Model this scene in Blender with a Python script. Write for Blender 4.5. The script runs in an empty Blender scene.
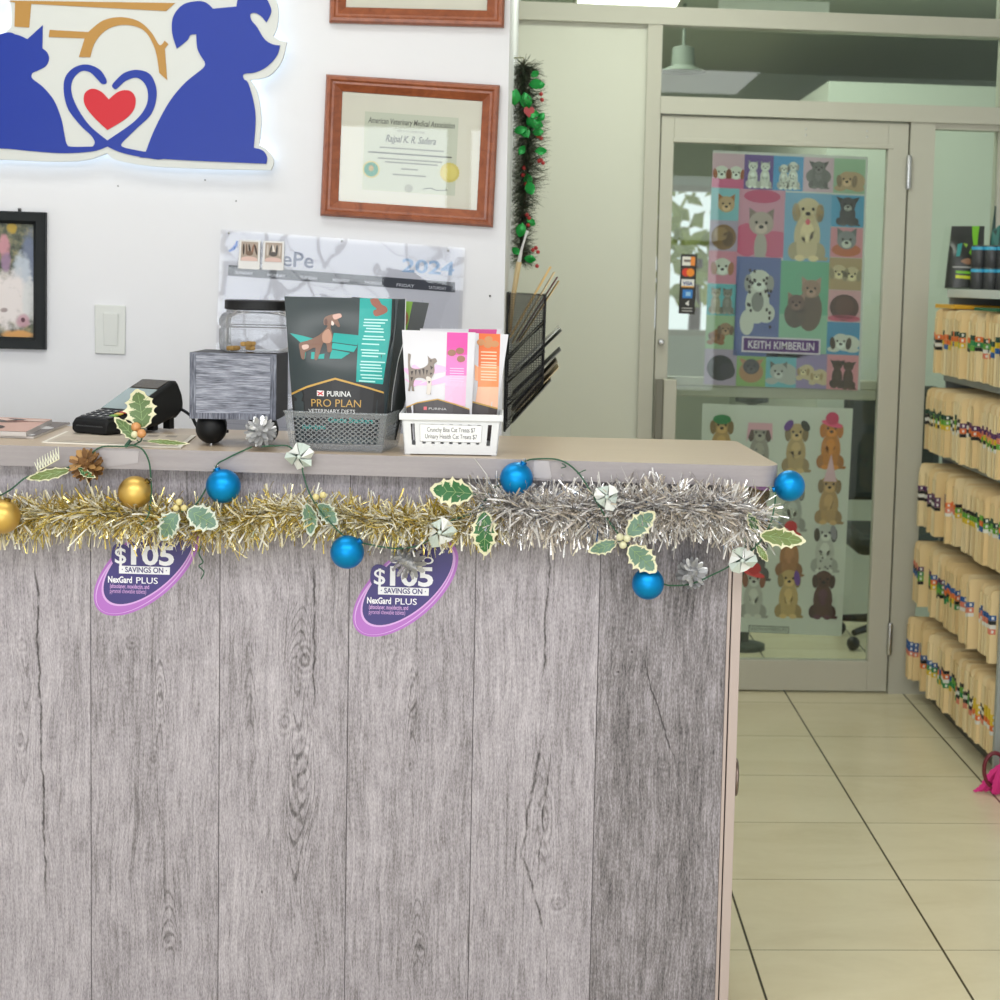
import bpy, math, random
from mathutils import Vector, Matrix
from mathutils.geometry import tessellate_polygon
random.seed(7)
R = random.Random(11)
scene = bpy.context.scene
COL = scene.collection
pi = math.pi

# ---------------------------------------------------------------- camera
F, YAW, PIT, ROL, CX, CY, HC = 1646.658, .064, .087, .027, 634.432, 425.658, 1.55
_cy, _sy, _cp, _sp = math.cos(YAW), math.sin(YAW), math.cos(PIT), math.sin(PIT)
W_ = Vector((_sy*_cp, _cy*_cp, -_sp)); R_ = Vector((_cy, -_sy, 0)); U_ = R_.cross(W_)
_c, _s = math.cos(ROL), math.sin(ROL)
R_, U_ = _c*R_ + _s*U_, -_s*R_ + _c*U_
CAM = Vector((0, 0, HC))
def ray(px): return W_ + (px[0]-CX)/F*R_ - (px[1]-CY)/F*U_
def onY(px, Y):
    d = ray(px); return CAM + d*(Y/d.y)
def onZ(px, z):
    d = ray(px); return CAM + d*((z-HC)/d.z)
def onX(px, x):
    d = ray(px); return CAM + d*(x/d.x)
def onP(px, p0, n):
    d = ray(px); return CAM + d*((p0-CAM).dot(n)/d.dot(n))
cam = bpy.data.cameras.new('camera'); camo = bpy.data.objects.new('camera', cam); COL.objects.link(camo)
camo.matrix_world = Matrix(((R_.x, U_.x, -W_.x, 0), (R_.y, U_.y, -W_.y, 0), (R_.z, U_.z, -W_.z, HC), (0, 0, 0, 1)))
cam.sensor_fit = 'HORIZONTAL'; cam.sensor_width = 36; cam.lens = F/1000*36
cam.shift_x = (500-CX)/1000; cam.shift_y = (CY-500)/1000
cam.clip_start = .05; cam.clip_end = 200
cam.dof.use_dof = True; cam.dof.focus_distance = 3.3; cam.dof.aperture_fstop = 7.5
scene.camera = camo

# ---------------------------------------------------------------- materials
def lin(c):
    r = []
    for v in c[:3]:
        v = v/255.0
        r.append(v/12.92 if v <= .04045 else ((v+.055)/1.055)**2.4)
    return (*r, 1)
_mats = {}
def mat(name, rgb=(200, 200, 200), rough=.5, metal=0, spec=.5, coat=0, emit=None, estr=0, bump=None, trans=0, aniso=None, sheen=0):
    if name in _mats: return _mats[name]
    m = bpy.data.materials.new(name); m.use_nodes = True
    nt = m.node_tree; b = nt.nodes['Principled BSDF']
    b.inputs['Base Color'].default_value = lin(rgb); b.inputs['Roughness'].default_value = rough
    b.inputs['Metallic'].default_value = metal; b.inputs['Specular IOR Level'].default_value = spec
    b.inputs['Coat Weight'].default_value = coat
    if emit: b.inputs['Emission Color'].default_value = lin(emit); b.inputs['Emission Strength'].default_value = estr
    if bump:   # (scale, strength)
        tc = nt.nodes.new('ShaderNodeTexCoord'); n = nt.nodes.new('ShaderNodeTexNoise'); n.inputs['Scale'].default_value = bump[0]
        n.inputs['Detail'].default_value = 4
        bp = nt.nodes.new('ShaderNodeBump'); bp.inputs['Strength'].default_value = bump[1]; bp.inputs['Distance'].default_value = .002
        nt.links.new(tc.outputs['Object'], n.inputs['Vector']); nt.links.new(n.outputs['Fac'], bp.inputs['Height']); nt.links.new(bp.outputs['Normal'], b.inputs['Normal'])
    _mats[name] = m; return m
def ink(rgb, rough=.55): return mat('print_%d_%d_%d' % tuple(rgb), rgb, rough)
def glassy(name, tint, gloss_rough=.02, ior=1.45, boost=1.0):
    """thin clear sheet: tinted transparency with a fresnel gloss"""
    if name in _mats: return _mats[name]
    m = bpy.data.materials.new(name); m.use_nodes = True; nt = m.node_tree; nt.nodes.clear()
    o = nt.nodes.new('ShaderNodeOutputMaterial'); mx = nt.nodes.new('ShaderNodeMixShader')
    t = nt.nodes.new('ShaderNodeBsdfTransparent'); t.inputs[0].default_value = lin(tint)
    g = nt.nodes.new('ShaderNodeBsdfGlossy'); g.inputs['Roughness'].default_value = gloss_rough
    fr = nt.nodes.new('ShaderNodeFresnel'); fr.inputs['IOR'].default_value = ior
    mu = nt.nodes.new('ShaderNodeMath'); mu.operation = 'MULTIPLY'; mu.inputs[1].default_value = boost; mu.use_clamp = True
    nt.links.new(fr.outputs[0], mu.inputs[0]); nt.links.new(mu.outputs[0], mx.inputs[0]); nt.links.new(t.outputs[0], mx.inputs[1]); nt.links.new(g.outputs[0], mx.inputs[2]); nt.links.new(mx.outputs[0], o.inputs[0])
    _mats[name] = m; return m
class X:
    """scalar shader expression"""
    def __init__(s, nt, k): s.nt, s.k = nt, k
    def _op(s, op, *a, clamp=False):
        n = s.nt.nodes.new('ShaderNodeMath'); n.operation = op; n.use_clamp = clamp
        for i, v in enumerate((s,)+a):
            if isinstance(v, X): s.nt.links.new(v.k, n.inputs[i])
            else: n.inputs[i].default_value = float(v)
        return X(s.nt, n.outputs[0])
    def __add__(s, o): return s._op('ADD', o)
    def __sub__(s, o): return s._op('SUBTRACT', o)
    def __mul__(s, o): return s._op('MULTIPLY', o)
    def __truediv__(s, o): return s._op('DIVIDE', o)
    def pow(s, o): return s._op('POWER', o)
    def sin(s): return s._op('SINE')
    def abs(s): return s._op('ABSOLUTE')
    def floor(s): return s._op('FLOOR')
    def fract(s): return s._op('FRACT')
    def sqrt(s): return s._op('SQRT')
    def gauss(s): return X.const(s.nt, 2.718281828)._op('POWER', s*s*-1)
    def step(s, a, b):
        n = s.nt.nodes.new('ShaderNodeMapRange'); n.interpolation_type = 'SMOOTHSTEP'
        n.inputs['From Min'].default_value = a; n.inputs['From Max'].default_value = b; s.nt.links.new(s.k, n.inputs['Value']); return X(s.nt, n.outputs[0])
    @staticmethod
    def const(nt, v):
        n = nt.nodes.new('ShaderNodeValue'); n.outputs[0].default_value = v; return X(nt, n.outputs[0])
def xyz(nt, kind='Object'):
    tc = nt.nodes.new('ShaderNodeTexCoord'); sp = nt.nodes.new('ShaderNodeSeparateXYZ'); nt.links.new(tc.outputs[kind], sp.inputs[0])
    return [X(nt, sp.outputs[i]) for i in range(3)]
def geo_xyz(nt):
    g = nt.nodes.new('ShaderNodeNewGeometry'); sp = nt.nodes.new('ShaderNodeSeparateXYZ'); nt.links.new(g.outputs['Position'], sp.inputs[0])
    return [X(nt, sp.outputs[i]) for i in range(3)]
def noise(nt, x, y, z=0.0, detail=2, rough=.5, dist=0):
    c = nt.nodes.new('ShaderNodeCombineXYZ')
    for i, v in enumerate((x, y, z)):
        if isinstance(v, X): nt.links.new(v.k, c.inputs[i])
        else: c.inputs[i].default_value = v
    n = nt.nodes.new('ShaderNodeTexNoise'); n.inputs['Scale'].default_value = 1; n.inputs['Detail'].default_value = detail; n.inputs['Roughness'].default_value = rough; n.inputs['Distortion'].default_value = dist
    nt.links.new(c.outputs[0], n.inputs['Vector']); return X(nt, n.outputs['Fac'])
def ramp(nt, x, stops):
    n = nt.nodes.new('ShaderNodeValToRGB'); r = n.color_ramp
    while len(r.elements) < len(stops): r.elements.new(.5)
    for e, (p, c) in zip(r.elements, stops): e.position = p; e.color = lin(c)
    nt.links.new(x.k, n.inputs[0]); return n.outputs[0]
def nmat(name, rough=.5, spec=.5, metal=0, coat=0):
    m = bpy.data.materials.new(name); m.use_nodes = True; nt = m.node_tree; b = nt.nodes['Principled BSDF']
    b.inputs['Roughness'].default_value = rough; b.inputs['Specular IOR Level'].default_value = spec; b.inputs['Metallic'].default_value = metal; b.inputs['Coat Weight'].default_value = coat
    _mats[name] = m
    return m, nt, b
def bump(nt, b, x, strength, dist=.002):
    n = nt.nodes.new('ShaderNodeBump'); n.inputs['Strength'].default_value = strength; n.inputs['Distance'].default_value = dist
    nt.links.new(x.k, n.inputs['Height']); nt.links.new(n.outputs[0], b.inputs['Normal'])

# ---------------------------------------------------------------- things
ROOT = {}
def props(o, label=None, cat=None, group=None, kind=None):
    if label: o['label'] = label
    if cat: o['category'] = cat
    if group: o['group'] = group
    if kind: o['kind'] = kind
    return o
def thing(name, label, cat, loc=(0, 0, 0), rz=0, group=None, kind=None):
    o = bpy.data.objects.new(name, None); COL.objects.link(o); o.empty_display_size = .05
    o.location = loc; o.rotation_euler = (0, 0, rz)
    ROOT[o.name] = Matrix.Translation(Vector(loc)) @ Matrix.Rotation(rz, 4, 'Z')
    return props(o, label, cat, group, kind)
def catmull(pts, n=8, closed=False):
    P = [Vector(p) for p in pts]; out = []
    N = len(P); segs = N if closed else N-1
    for i in range(segs):
        if closed: p0, p1, p2, p3 = P[i-1], P[i], P[(i+1) % N], P[(i+2) % N]
        else: p0, p1, p2, p3 = P[max(i-1, 0)], P[i], P[i+1], P[min(i+2, N-1)]
        for k in range(n):
            t = k/n
            out.append(.5*((2*p1)+(p2-p0)*t+(2*p0-5*p1+4*p2-p3)*t*t+(3*p1-p0-3*p2+p3)*t**3))
    if not closed: out.append(P[-1])
    return out
def smooth_outline(pts, n=6):
    """closed 2D outline; a point (x, y, 'c') is a corner"""
    N = len(pts); cor = [i for i in range(N) if len(pts[i]) > 2]
    if not cor: return [tuple(v[:2]) for v in catmull([(p[0], p[1], 0) for p in pts], n, True)]
    out = []
    for a, i in enumerate(cor):
        j = cor[(a+1) % len(cor)]
        k = i; run = [pts[i]]
        while True:
            k = (k+1) % N; run.append(pts[k])
            if k == j: break
        c = catmull([(p[0], p[1], 0) for p in run], n if len(run) > 2 else 1)
        out += [tuple(v[:2]) for v in c[:-1]]
    return out
def ell(cx, cy, rx, ry, rot=0, n=20):
    c, s = math.cos(rot), math.sin(rot)
    return [(cx+rx*math.cos(t)*c-ry*math.sin(t)*s, cy+rx*math.cos(t)*s+ry*math.sin(t)*c) for t in (2*pi*i/n for i in range(n))]
class MB:
    def __init__(s): s.v, s.f, s.m, s.sm, s.mats = [], [], [], [], []
    def mi(s, m):
        if m not in s.mats: s.mats.append(m)
        return s.mats.index(m)
    def add(s, vs, fs, m, smooth=False):
        b = len(s.v); s.v += [Vector(v) for v in vs]; k = s.mi(m)
        for f in fs: s.f.append([b+i for i in f]); s.m.append(k); s.sm.append(smooth)
        return s
    def box(s, lo, hi, m, M=None):
        vs = [Vector((x, y, z)) for x in (lo[0], hi[0]) for y in (lo[1], hi[1]) for z in (lo[2], hi[2])]
        if M: vs = [M @ v for v in vs]
        return s.add(vs, [(0, 1, 3, 2), (4, 6, 7, 5), (0, 4, 5, 1), (2, 3, 7, 6), (0, 2, 6, 4), (1, 5, 7, 3)], m)
    def hexa(s, a, b, m):
        """two quads (4 pts each, same order) joined to a solid"""
        return s.add(list(a)+list(b), [(3, 2, 1, 0), (4, 5, 6, 7)]+[(i, (i+1) % 4, 4+(i+1) % 4, 4+i) for i in range(4)], m)
    def quad(s, p, m): return s.add(p, [tuple(range(len(p)))], m)
    def poly(s, pts, m, off=None):
        """flat polygon (any outline); with off a prism from pts to pts+off"""
        pts = [Vector(p) for p in pts]; n = len(pts)
        tri = tessellate_polygon([pts])
        if off is None: return s.add(pts, [tuple(t) for t in tri], m)
        s.add(pts, [tuple(t) for t in tri], m)
        b = [p+Vector(off) for p in pts]
        s.add(b, [tuple(reversed(t)) for t in tri], m)
        return s.add(pts+b, [(i, (i+1) % n, n+(i+1) % n, n+i) for i in range(n)], m)
    def tube(s, pts, r, m, seg=8, closed=False, caps=True):
        P = [Vector(p) for p in pts]; n = len(P); rr = r if isinstance(r, (list, tuple)) else [r]*n
        vs, fs = [], []; up = None
        for i, p in enumerate(P):
            t = (P[(i+1) % n]-P[i-1]) if closed else (P[min(i+1, n-1)]-P[max(i-1, 0)])
            if t.length < 1e-9: t = Vector((0, 0, 1))
            t.normalize()
            if up is None: up = t.orthogonal().normalized()
            else:
                up = up - t*up.dot(t)
                up = up.normalized() if up.length > 1e-6 else t.orthogonal().normalized()
            q = t.cross(up)
            for k in range(seg): vs.append(p+rr[i]*(math.cos(2*pi*k/seg)*up+math.sin(2*pi*k/seg)*q))
        for i in range(n if closed else n-1):
            a, b = i*seg, ((i+1) % n)*seg
            for k in range(seg): fs.append((a+k, a+(k+1) % seg, b+(k+1) % seg, b+k))
        if caps and not closed: fs += [tuple(reversed(range(seg))), tuple((n-1)*seg+k for k in range(seg))]
        return s.add(vs, fs, m, True)
    def lathe(s, prof, origin, m, axis=(0, 0, 1), seg=28, sx=1, sy=1, power=None):
        """profile (radius, height) around axis; power>2 squares the section off"""
        A = Vector(axis).normalized(); u = A.orthogonal().normalized() if abs(A.z) < .99 else Vector((1, 0, 0)); w = A.cross(u)
        vs, fs = [], []
        for r, h in prof:
            for k in range(seg):
                a = 2*pi*k/seg; c, q = math.cos(a), math.sin(a)
                if power: g = (abs(c)**power+abs(q)**power)**(-1/power); c, q = c*g, q*g
                vs.append(Vector(origin)+A*h+u*(r*c*sx)+w*(r*q*sy))
        for i in range(len(prof)-1):
            for k in range(seg): fs.append((i*seg+k, i*seg+(k+1) % seg, (i+1)*seg+(k+1) % seg, (i+1)*seg+k))
        if prof[0][0] > 1e-6: fs.append(tuple(reversed(range(seg))))
        if prof[-1][0] > 1e-6: fs.append(tuple((len(prof)-1)*seg+k for k in range(seg)))
        return s.add(vs, fs, m, True)
    def ball(s, c, r, m, seg=24, rings=14, sc=(1, 1, 1)):
        vs, fs = [], []
        for i in range(rings+1):
            t = pi*i/rings
            for k in range(seg):
                a = 2*pi*k/seg; vs.append(Vector(c)+Vector((r*sc[0]*math.sin(t)*math.cos(a), r*sc[1]*math.sin(t)*math.sin(a), r*sc[2]*math.cos(t))))
        for i in range(rings):
            for k in range(seg): fs.append((i*seg+k, (i+1)*seg+k, (i+1)*seg+(k+1) % seg, i*seg+(k+1) % seg))
        return s.add(vs, fs, m, True)
    def ring(s, loops, m, smooth=False):
        """closed loops of equal length joined one to the next"""
        n = len(loops[0]); vs = [p for l in loops for p in l]
        fs = [(i*n+k, i*n+(k+1) % n, (i+1)*n+(k+1) % n, (i+1)*n+k) for i in range(len(loops)-1) for k in range(n)]
        return s.add(vs, fs, m, smooth)
    def text(s, txt, org, U, V, m, size=None, width=None, align='c', bold=0, shear=0, spacing=1.0, depth=0, sx=1.0):
        cu = bpy.data.curves.new('t', 'FONT'); cu.body = txt; cu.size = 1; cu.offset = bold; cu.shear = shear; cu.space_character = spacing; cu.resolution_u = 3
        ob = bpy.data.objects.new('t', cu); COL.objects.link(ob)
        dg = bpy.context.evaluated_depsgraph_get(); me = ob.evaluated_get(dg).to_mesh()
        vs = [v.co.copy() for v in me.vertices]; fs = [tuple(p.vertices) for p in me.polygons]
        ob.evaluated_get(dg).to_mesh_clear(); bpy.data.objects.remove(ob); bpy.data.curves.remove(cu)
        if not vs: return s
        x0, x1 = min(v.x for v in vs), max(v.x for v in vs)
        U, V = Vector(U).normalized(), Vector(V).normalized()
        sy_ = size if size else width/(x1-x0); sx_ = width/(x1-x0) if width else sy_*sx
        a = {'c': (x0+x1)/2, 'l': x0, 'r': x1}[align]; N = U.cross(V)
        return s.add([Vector(org)+U*((v.x-a)*sx_)+V*(v.y*sy_)+N*depth for v in vs], fs, m)
    def build(s, name, parent=None, loc=None, bevel=0, bseg=2, angle=40, label=None, cat=None, group=None, kind=None, weld=False, smooth=None):
        if parent is not None: Mi = ROOT[parent.name].inverted()
        else:
            if loc is None:
                xs = [v.x for v in s.v]; ys = [v.y for v in s.v]; zs = [v.z for v in s.v]
                loc = ((min(xs)+max(xs))/2, (min(ys)+max(ys))/2, min(zs))
            Mi = Matrix.Translation(-Vector(loc))
        me = bpy.data.meshes.new(name); me.from_pydata([Mi @ v for v in s.v], [], s.f)
        for m in s.mats: me.materials.append(m)
        me.polygons.foreach_set('material_index', s.m)
        sm = s.sm if smooth is None else [smooth]*len(s.f)
        me.polygons.foreach_set('use_smooth', sm)
        me.validate(); me.update()
        if weld or bevel:
            import bmesh
            bm = bmesh.new(); bm.from_mesh(me)
            if weld: bmesh.ops.remove_doubles(bm, verts=bm.verts, dist=1e-5)
            bmesh.ops.recalc_face_normals(bm, faces=bm.faces); bm.to_mesh(me); bm.free()
        if any(sm): me.set_sharp_from_angle(angle=math.radians(angle))
        o = bpy.data.objects.new(name, me); COL.objects.link(o)
        if parent is not None: o.parent = parent; ROOT[o.name] = ROOT[parent.name]
        else: o.location = loc; ROOT[o.name] = Matrix.Translation(Vector(loc))
        if bevel:
            b = o.modifiers.new('bevel', 'BEVEL'); b.width = bevel; b.segments = bseg; b.limit_method = 'ANGLE'; b.angle_limit = math.radians(40)
            b.harden_normals = False
        return props(o, label, cat, group, kind)
def clip_rect(poly, x0, y0, x1, y1):
    for ax, lim, sg in ((0, x0, 1), (0, x1, -1), (1, y0, 1), (1, y1, -1)):
        out = []
        for i in range(len(poly)):
            a, b = poly[i-1], poly[i]; ia, ib = sg*(a[ax]-lim) >= 0, sg*(b[ax]-lim) >= 0
            if ia != ib:
                t = (lim-a[ax])/(b[ax]-a[ax]); out.append((a[0]+t*(b[0]-a[0]), a[1]+t*(b[1]-a[1])))
            if ib: out.append(b)
        poly = out
        if not poly: return []
    return poly
class Art:
    """flat print on a quad: (u right, v down) in 0..1 over corners TL TR BR BL"""
    def __init__(s, mb, tl, tr, br, bl):
        s.mb, s.c = mb, [Vector(p) for p in (tl, tr, br, bl)]
        s.U = (s.c[1]-s.c[0]); s.V = (s.c[0]-s.c[3]); s.N = s.U.cross(s.V).normalized(); s.cell = (0, 0, 1, 1); s.asp = s.U.length/s.V.length
    def at(s, u, v, L=0):
        a, b, c, d = s.c; return (a*(1-u)+b*u)*(1-v)+(d*(1-u)+c*u)*v+s.N*(.0004*L)
    def sub(s, u0, v0, u1, v1): s.cell = (u0, v0, u1, v1); s.asp = (u1-u0)*s.U.length/((v1-v0)*s.V.length); return s
    def draw(s, pts, rgb, L=1, m=None):
        u0, v0, u1, v1 = s.cell
        p = clip_rect([(u0+(u1-u0)*x, v0+(v1-v0)*y) for x, y in pts], u0, v0, u1, v1)
        if len(p) > 2: s.mb.poly([s.at(x, y, L) for x, y in p], m or ink(rgb))
        return s
    def rect(s, x0, y0, x1, y1, rgb, L=1, m=None): return s.draw([(x0, y0), (x1, y0), (x1, y1), (x0, y1)], rgb, L, m)
    def el(s, cx, cy, rx, ry, rgb, L=2, rot=0, n=18): return s.draw(ell(cx, cy, rx, ry, rot, n), rgb, L)
    def text(s, t, u, v, rgb, h=None, w=None, L=3, **k):
        u0, v0, u1, v1 = s.cell; p = s.at(u0+(u1-u0)*u, v0+(v1-v0)*v, L)
        s.mb.text(t, p, s.U, s.V, ink(rgb), size=h*s.V.length if h else None, width=w*s.U.length if w else None, **k); return s
# ================================================================ the room
D = 6.171; WY = 4.2; WX = -.07; RX = 1.86; CEIL = 2.95; LX = -3.2; FY = -2.6; BY = 11.0
def wall_mat(name, rgb, rough=.6):
    m, nt, b = nmat(name, rough, .3); x, y, z = geo_xyz(nt)
    n = noise(nt, x*60, y*60, z*60, 3); b.inputs['Base Color'].default_value = lin(rgb); bump(nt, b, n, .06, .001); return m
M_WALL = wall_mat('white_wall_paint', (228, 228, 231))
M_CEIL = wall_mat('ceiling_paint', (225, 226, 222), .8)
M_BACKC = wall_mat('grey_ceiling_paint', (206, 212, 200), .8)
M_PANEL = wall_mat('pale_grey_green_panel', (208, 208, 194), .45)
M_FRAME = mat('beige_aluminium', (188, 185, 171), .38, 0, .4)
M_FRAME2 = mat('beige_aluminium_shadow_gap', (60, 58, 48), .6)
M_GLASS = glassy('green_tinted_glass', (243, 248, 243), .01, 1.45, .8)
M_CHROME = mat('brushed_steel', (190, 190, 190), .25, 1)
def tile_mat():
    m, nt, b = nmat('cream_floor_tile', .22, .45); x, y, z = geo_xyz(nt)
    L = .45725; tx = (x-.99975+L*40)/L; ty = (y-5.5366+L*40)/L
    fx = (tx.fract()-.5).abs()*-1+.5; fy = (ty.fract()-.5).abs()*-1+.5
    gx = fx.step(.0035, .0095); gy = fy.step(.0022, .0075)
    n1 = noise(nt, tx.floor()*7.13, ty.floor()*3.77, 0, 0)
    n2 = noise(nt, x*2.2, y*5, 0, 4, .6, .6); n3 = noise(nt, x*40, y*40, 0, 2)
    v = (n1-.5)*.35+(n2-.5)*.8+(n3-.5)*.1+.5
    col = ramp(nt, v, [(.1, (204, 192, 158)), (.5, (220, 210, 178)), (.9, (231, 222, 192))])
    mx = nt.nodes.new('ShaderNodeMix'); mx.data_type = 'RGBA'; mx.inputs['A'].default_value = lin((70, 62, 42)); nt.links.new(col, mx.inputs['B'])
    g = gx*(gy*.55+.45)
    nt.links.new(g.k, mx.inputs['Factor']); nt.links.new(mx.outputs['Result'], b.inputs['Base Color'])
    bump(nt, b, g, .25, .002); return m
M_TILE = tile_mat()
def st(name, mb, label, cat, **k): return mb.build(name, label=label, cat=cat, kind='structure', loc=(0, 0, 0), **k)
st('floor', MB().box((LX-.1, FY-.1, -.1), (5.0, BY, 0), M_TILE), 'cream ceramic tile floor with dark grout lines', 'floor')
st('ceiling', MB().box((LX-.1, FY-.1, CEIL), (RX+.1, D+.03, CEIL+.1), M_CEIL), 'white ceiling over the reception', 'ceiling')
st('ceiling_rear', MB().box((WX-.3, D+.03, CEIL), (5, BY, CEIL+.1), M_BACKC), 'dark grey ceiling of the room seen through the glass above the door', 'ceiling')
# reception wall with its return to the door wall
st('wall_back', MB().box((LX, WY, 0), (WX, D+.05, CEIL), M_WALL), 'white wall behind the counter carrying the sign and frames', 'wall')
st('wall_left', MB().box((LX-.1, FY, 0), (LX, D, CEIL), M_WALL), 'white wall far left of the reception', 'wall')
st('wall_right', MB().box((RX, FY, 0), (RX+.1, D+.05, CEIL), M_WALL), 'white wall behind the file shelf', 'wall')
# storefront wall behind the camera with its panes
mb = MB(); wins = [(-2.9, -1.75, .55, 2.55), (-1.65, -.55, .55, 2.55), (-.45, .55, .1, 2.55), (.65, 1.7, .55, 2.55)]
mb.box((LX, FY-.12, 2.55), (RX, FY, CEIL), M_WALL)
xs = [LX]+[v for w in wins for v in w[:2]]+[RX]
for i in range(0, len(xs), 2): mb.box((xs[i], FY-.12, 0), (xs[i+1], FY, 2.55), M_WALL)
for w in wins: mb.box((w[0], FY-.12, 0), (w[1], FY, w[2]), M_WALL)
st('wall_front', mb, 'storefront wall behind the camera', 'wall')
for i, w in enumerate(wins):
    mb = MB(); h = .03
    for a, b_ in (((w[0], w[2]), (w[1], w[2]+h)), ((w[0], w[3]-h), (w[1], w[3])), ((w[0], w[2]), (w[0]+h, w[3])), ((w[1]-h, w[2]), (w[1], w[3])), ((w[0], 1.9), (w[1], 1.94))):
        mb.box((a[0], FY-.08, a[1]), (b_[0], FY-.03, b_[1]), M_FRAME)
    st('window_%d' % (i+1), mb, 'storefront window frame behind the camera', 'window')
# ---- door wall: everything in the plane Y = D
def bar(x0, x1, z0, z1, y0=-.03, y1=.05, m=M_FRAME): return MB().box((x0, D+y0, z0), (x1, D+y1, z1), m)
st('wall_partition', bar(WX, .405, 0, 2.50, -.004, .04, M_PANEL), 'pale grey-green panel wall between reception wall and glass door', 'wall')
st('trim_1', bar(.405, .4585, 0, 2.50), 'beige aluminium post left of the glass door', 'trim')
st('trim_2', bar(WX, RX, 2.495, 2.56, -.035, .05), 'beige aluminium beam above the transom glass', 'trim')
st('trim_3', bar(.4585, RX, 2.172, 2.235, -.04, .05), 'beige aluminium rail between door and transom', 'trim')
st('trim_4', bar(1.397, 1.49, 0, 2.172), 'beige aluminium post right of the glass door', 'trim')
mb = bar(1.735, RX, 0, 2.172); mb.box((1.735, D-.03, 2.235), (RX, D+.05, 2.495), M_FRAME); mb.box((1.722, D-.03, 2.56), (1.76, D+.05, CEIL), M_FRAME)
st('trim_5', mb, 'beige aluminium post at the right end of the door wall', 'trim')
def pane(n, x0, x1, z0, z1, label):
    st('window_%d' % n, MB().box((x0, D-.003, z0), (x1, D+.003, z1), M_GLASS), label, 'window')
pane(5, .4585, 1.735, 2.235, 2.495, 'transom glass above the door')
pane(6, 1.49, 1.735, .09, 2.15, 'narrow side glass right of the door behind the file shelf')
pane(7, WX, 1.722, 2.56, CEIL, 'high strip of glass above the aluminium beam')
mb = bar(1.49, 1.735, 0, .09); mb.box((1.49, D-.02, 2.15), (1.735, D+.04, 2.172), M_FRAME)
st('trim_6', mb, 'beige sill and head of the narrow side glass', 'trim')
# ---- the door itself
door = thing('door_1', 'glass door in a beige aluminium frame with puppy posters behind the glass', 'door', (.93, D, 0), kind='structure')
X0, X1, Z1 = .464, 1.391, 2.166
mb = MB(); y0, y1 = D-.025, D+.02
GX0, GX1, GZ0, GZ1 = .512, 1.315, .124, 2.07
mb.box((X0, y0, .008), (GX0, y1, Z1), M_FRAME); mb.box((GX1, y0, .008), (X1, y1, Z1), M_FRAME)
mb.box((GX0, y0, .008), (GX1, y1, GZ0), M_FRAME); mb.box((GX0, y0, GZ1), (GX1, y1, Z1), M_FRAME)
mb.box((GX0-.006, y0-.004, GZ1), (GX1+.02, y0, GZ1+.016), M_FRAME)
dfr = mb.build('door_frame', door, bevel=.002)
MB().box((GX0, D-.003, GZ0), (GX1, D+.003, GZ1), M_GLASS).build('door_pane', door, label='green tinted glass')
mb = MB().box((GX0, D+.012, 1.165), (GX1, D+.04, 1.20), M_FRAME).box((GX0, D+.016, 1.125), (GX1, D+.035, 1.165), M_FRAME)
mb.build('push_bar', door, bevel=.004)
mb = MB().box((.468, y0-.03, .82), (.497, y0, 1.192), mat('dark_grip_recess', (120, 117, 104), .4)); mb.box((.497, y0-.045, .82), (.545, y0, 1.192), M_FRAME)
mb.build('pull_handle', door, bevel=.003)
for hz in (1.985, .215):
    mb = MB().lathe([(.0, -.065), (.009, -.062), (.011, -.05), (.011, .05), (.009, .062), (0, .065)], (1.394, D-.035, hz), M_CHROME, seg=12)
    mb.build('hinge', door, label='steel barrel hinge')
p = onY((661, 342), D-.03)
MB().lathe([(.012, 0), (.012, .012), (.008, .018), (0, .019)], p, M_CHROME, axis=(0, -1, 0), seg=16).build('lock', door, label='small round steel lock')
for q in ((806, 129), (806, 135), (867, 131), (867, 137)):
    pp = onY(q, y0); MB().lathe([(.003, 0), (.003, .001), (0, .0012)], pp, M_CHROME, axis=(0, -1, 0), seg=8).build('screw', dfr)
# ---- posters on the back of the glass
def face(a, cx, cy, r, rgb, ear=None, kind='pup', L=3, nose=(40, 32, 30), muz=None):
    ear = ear or tuple(int(c*.75) for c in rgb); muz = muz or tuple(min(255, int(c*1.12)+8) for c in rgb); q = r*a.asp
    if kind == 'pup':
        for s in (-1, 1): a.el(cx+s*r*.92, cy+q*.2, r*.32, q*.72, ear, L+1, s*.12)
    elif kind == 'cat':
        for s in (-1, 1): a.draw([(cx+s*r*1.0, cy-q*1.25), (cx+s*r*.15, cy-q*.7), (cx+s*r*.95, cy-q*.1)], ear, L-1)
    elif kind == 'up':
        for s in (-1, 1): a.draw([(cx+s*r*1.5, cy-q*1.0), (cx+s*r*.3, cy-q*.7), (cx+s*r*.9, cy+q*.1)], ear, L-1)
    a.el(cx, cy, r, q*.95, rgb, L); a.el(cx, cy+q*.42, r*.5, q*.4, muz, L+1)
    for s in (-1, 1): a.el(cx+s*r*.4, cy-q*.08, r*.12, q*.13, (30, 24, 22), L+2)
    a.el(cx, cy+q*.27, r*.2, q*.15, nose, L+2)
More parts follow.
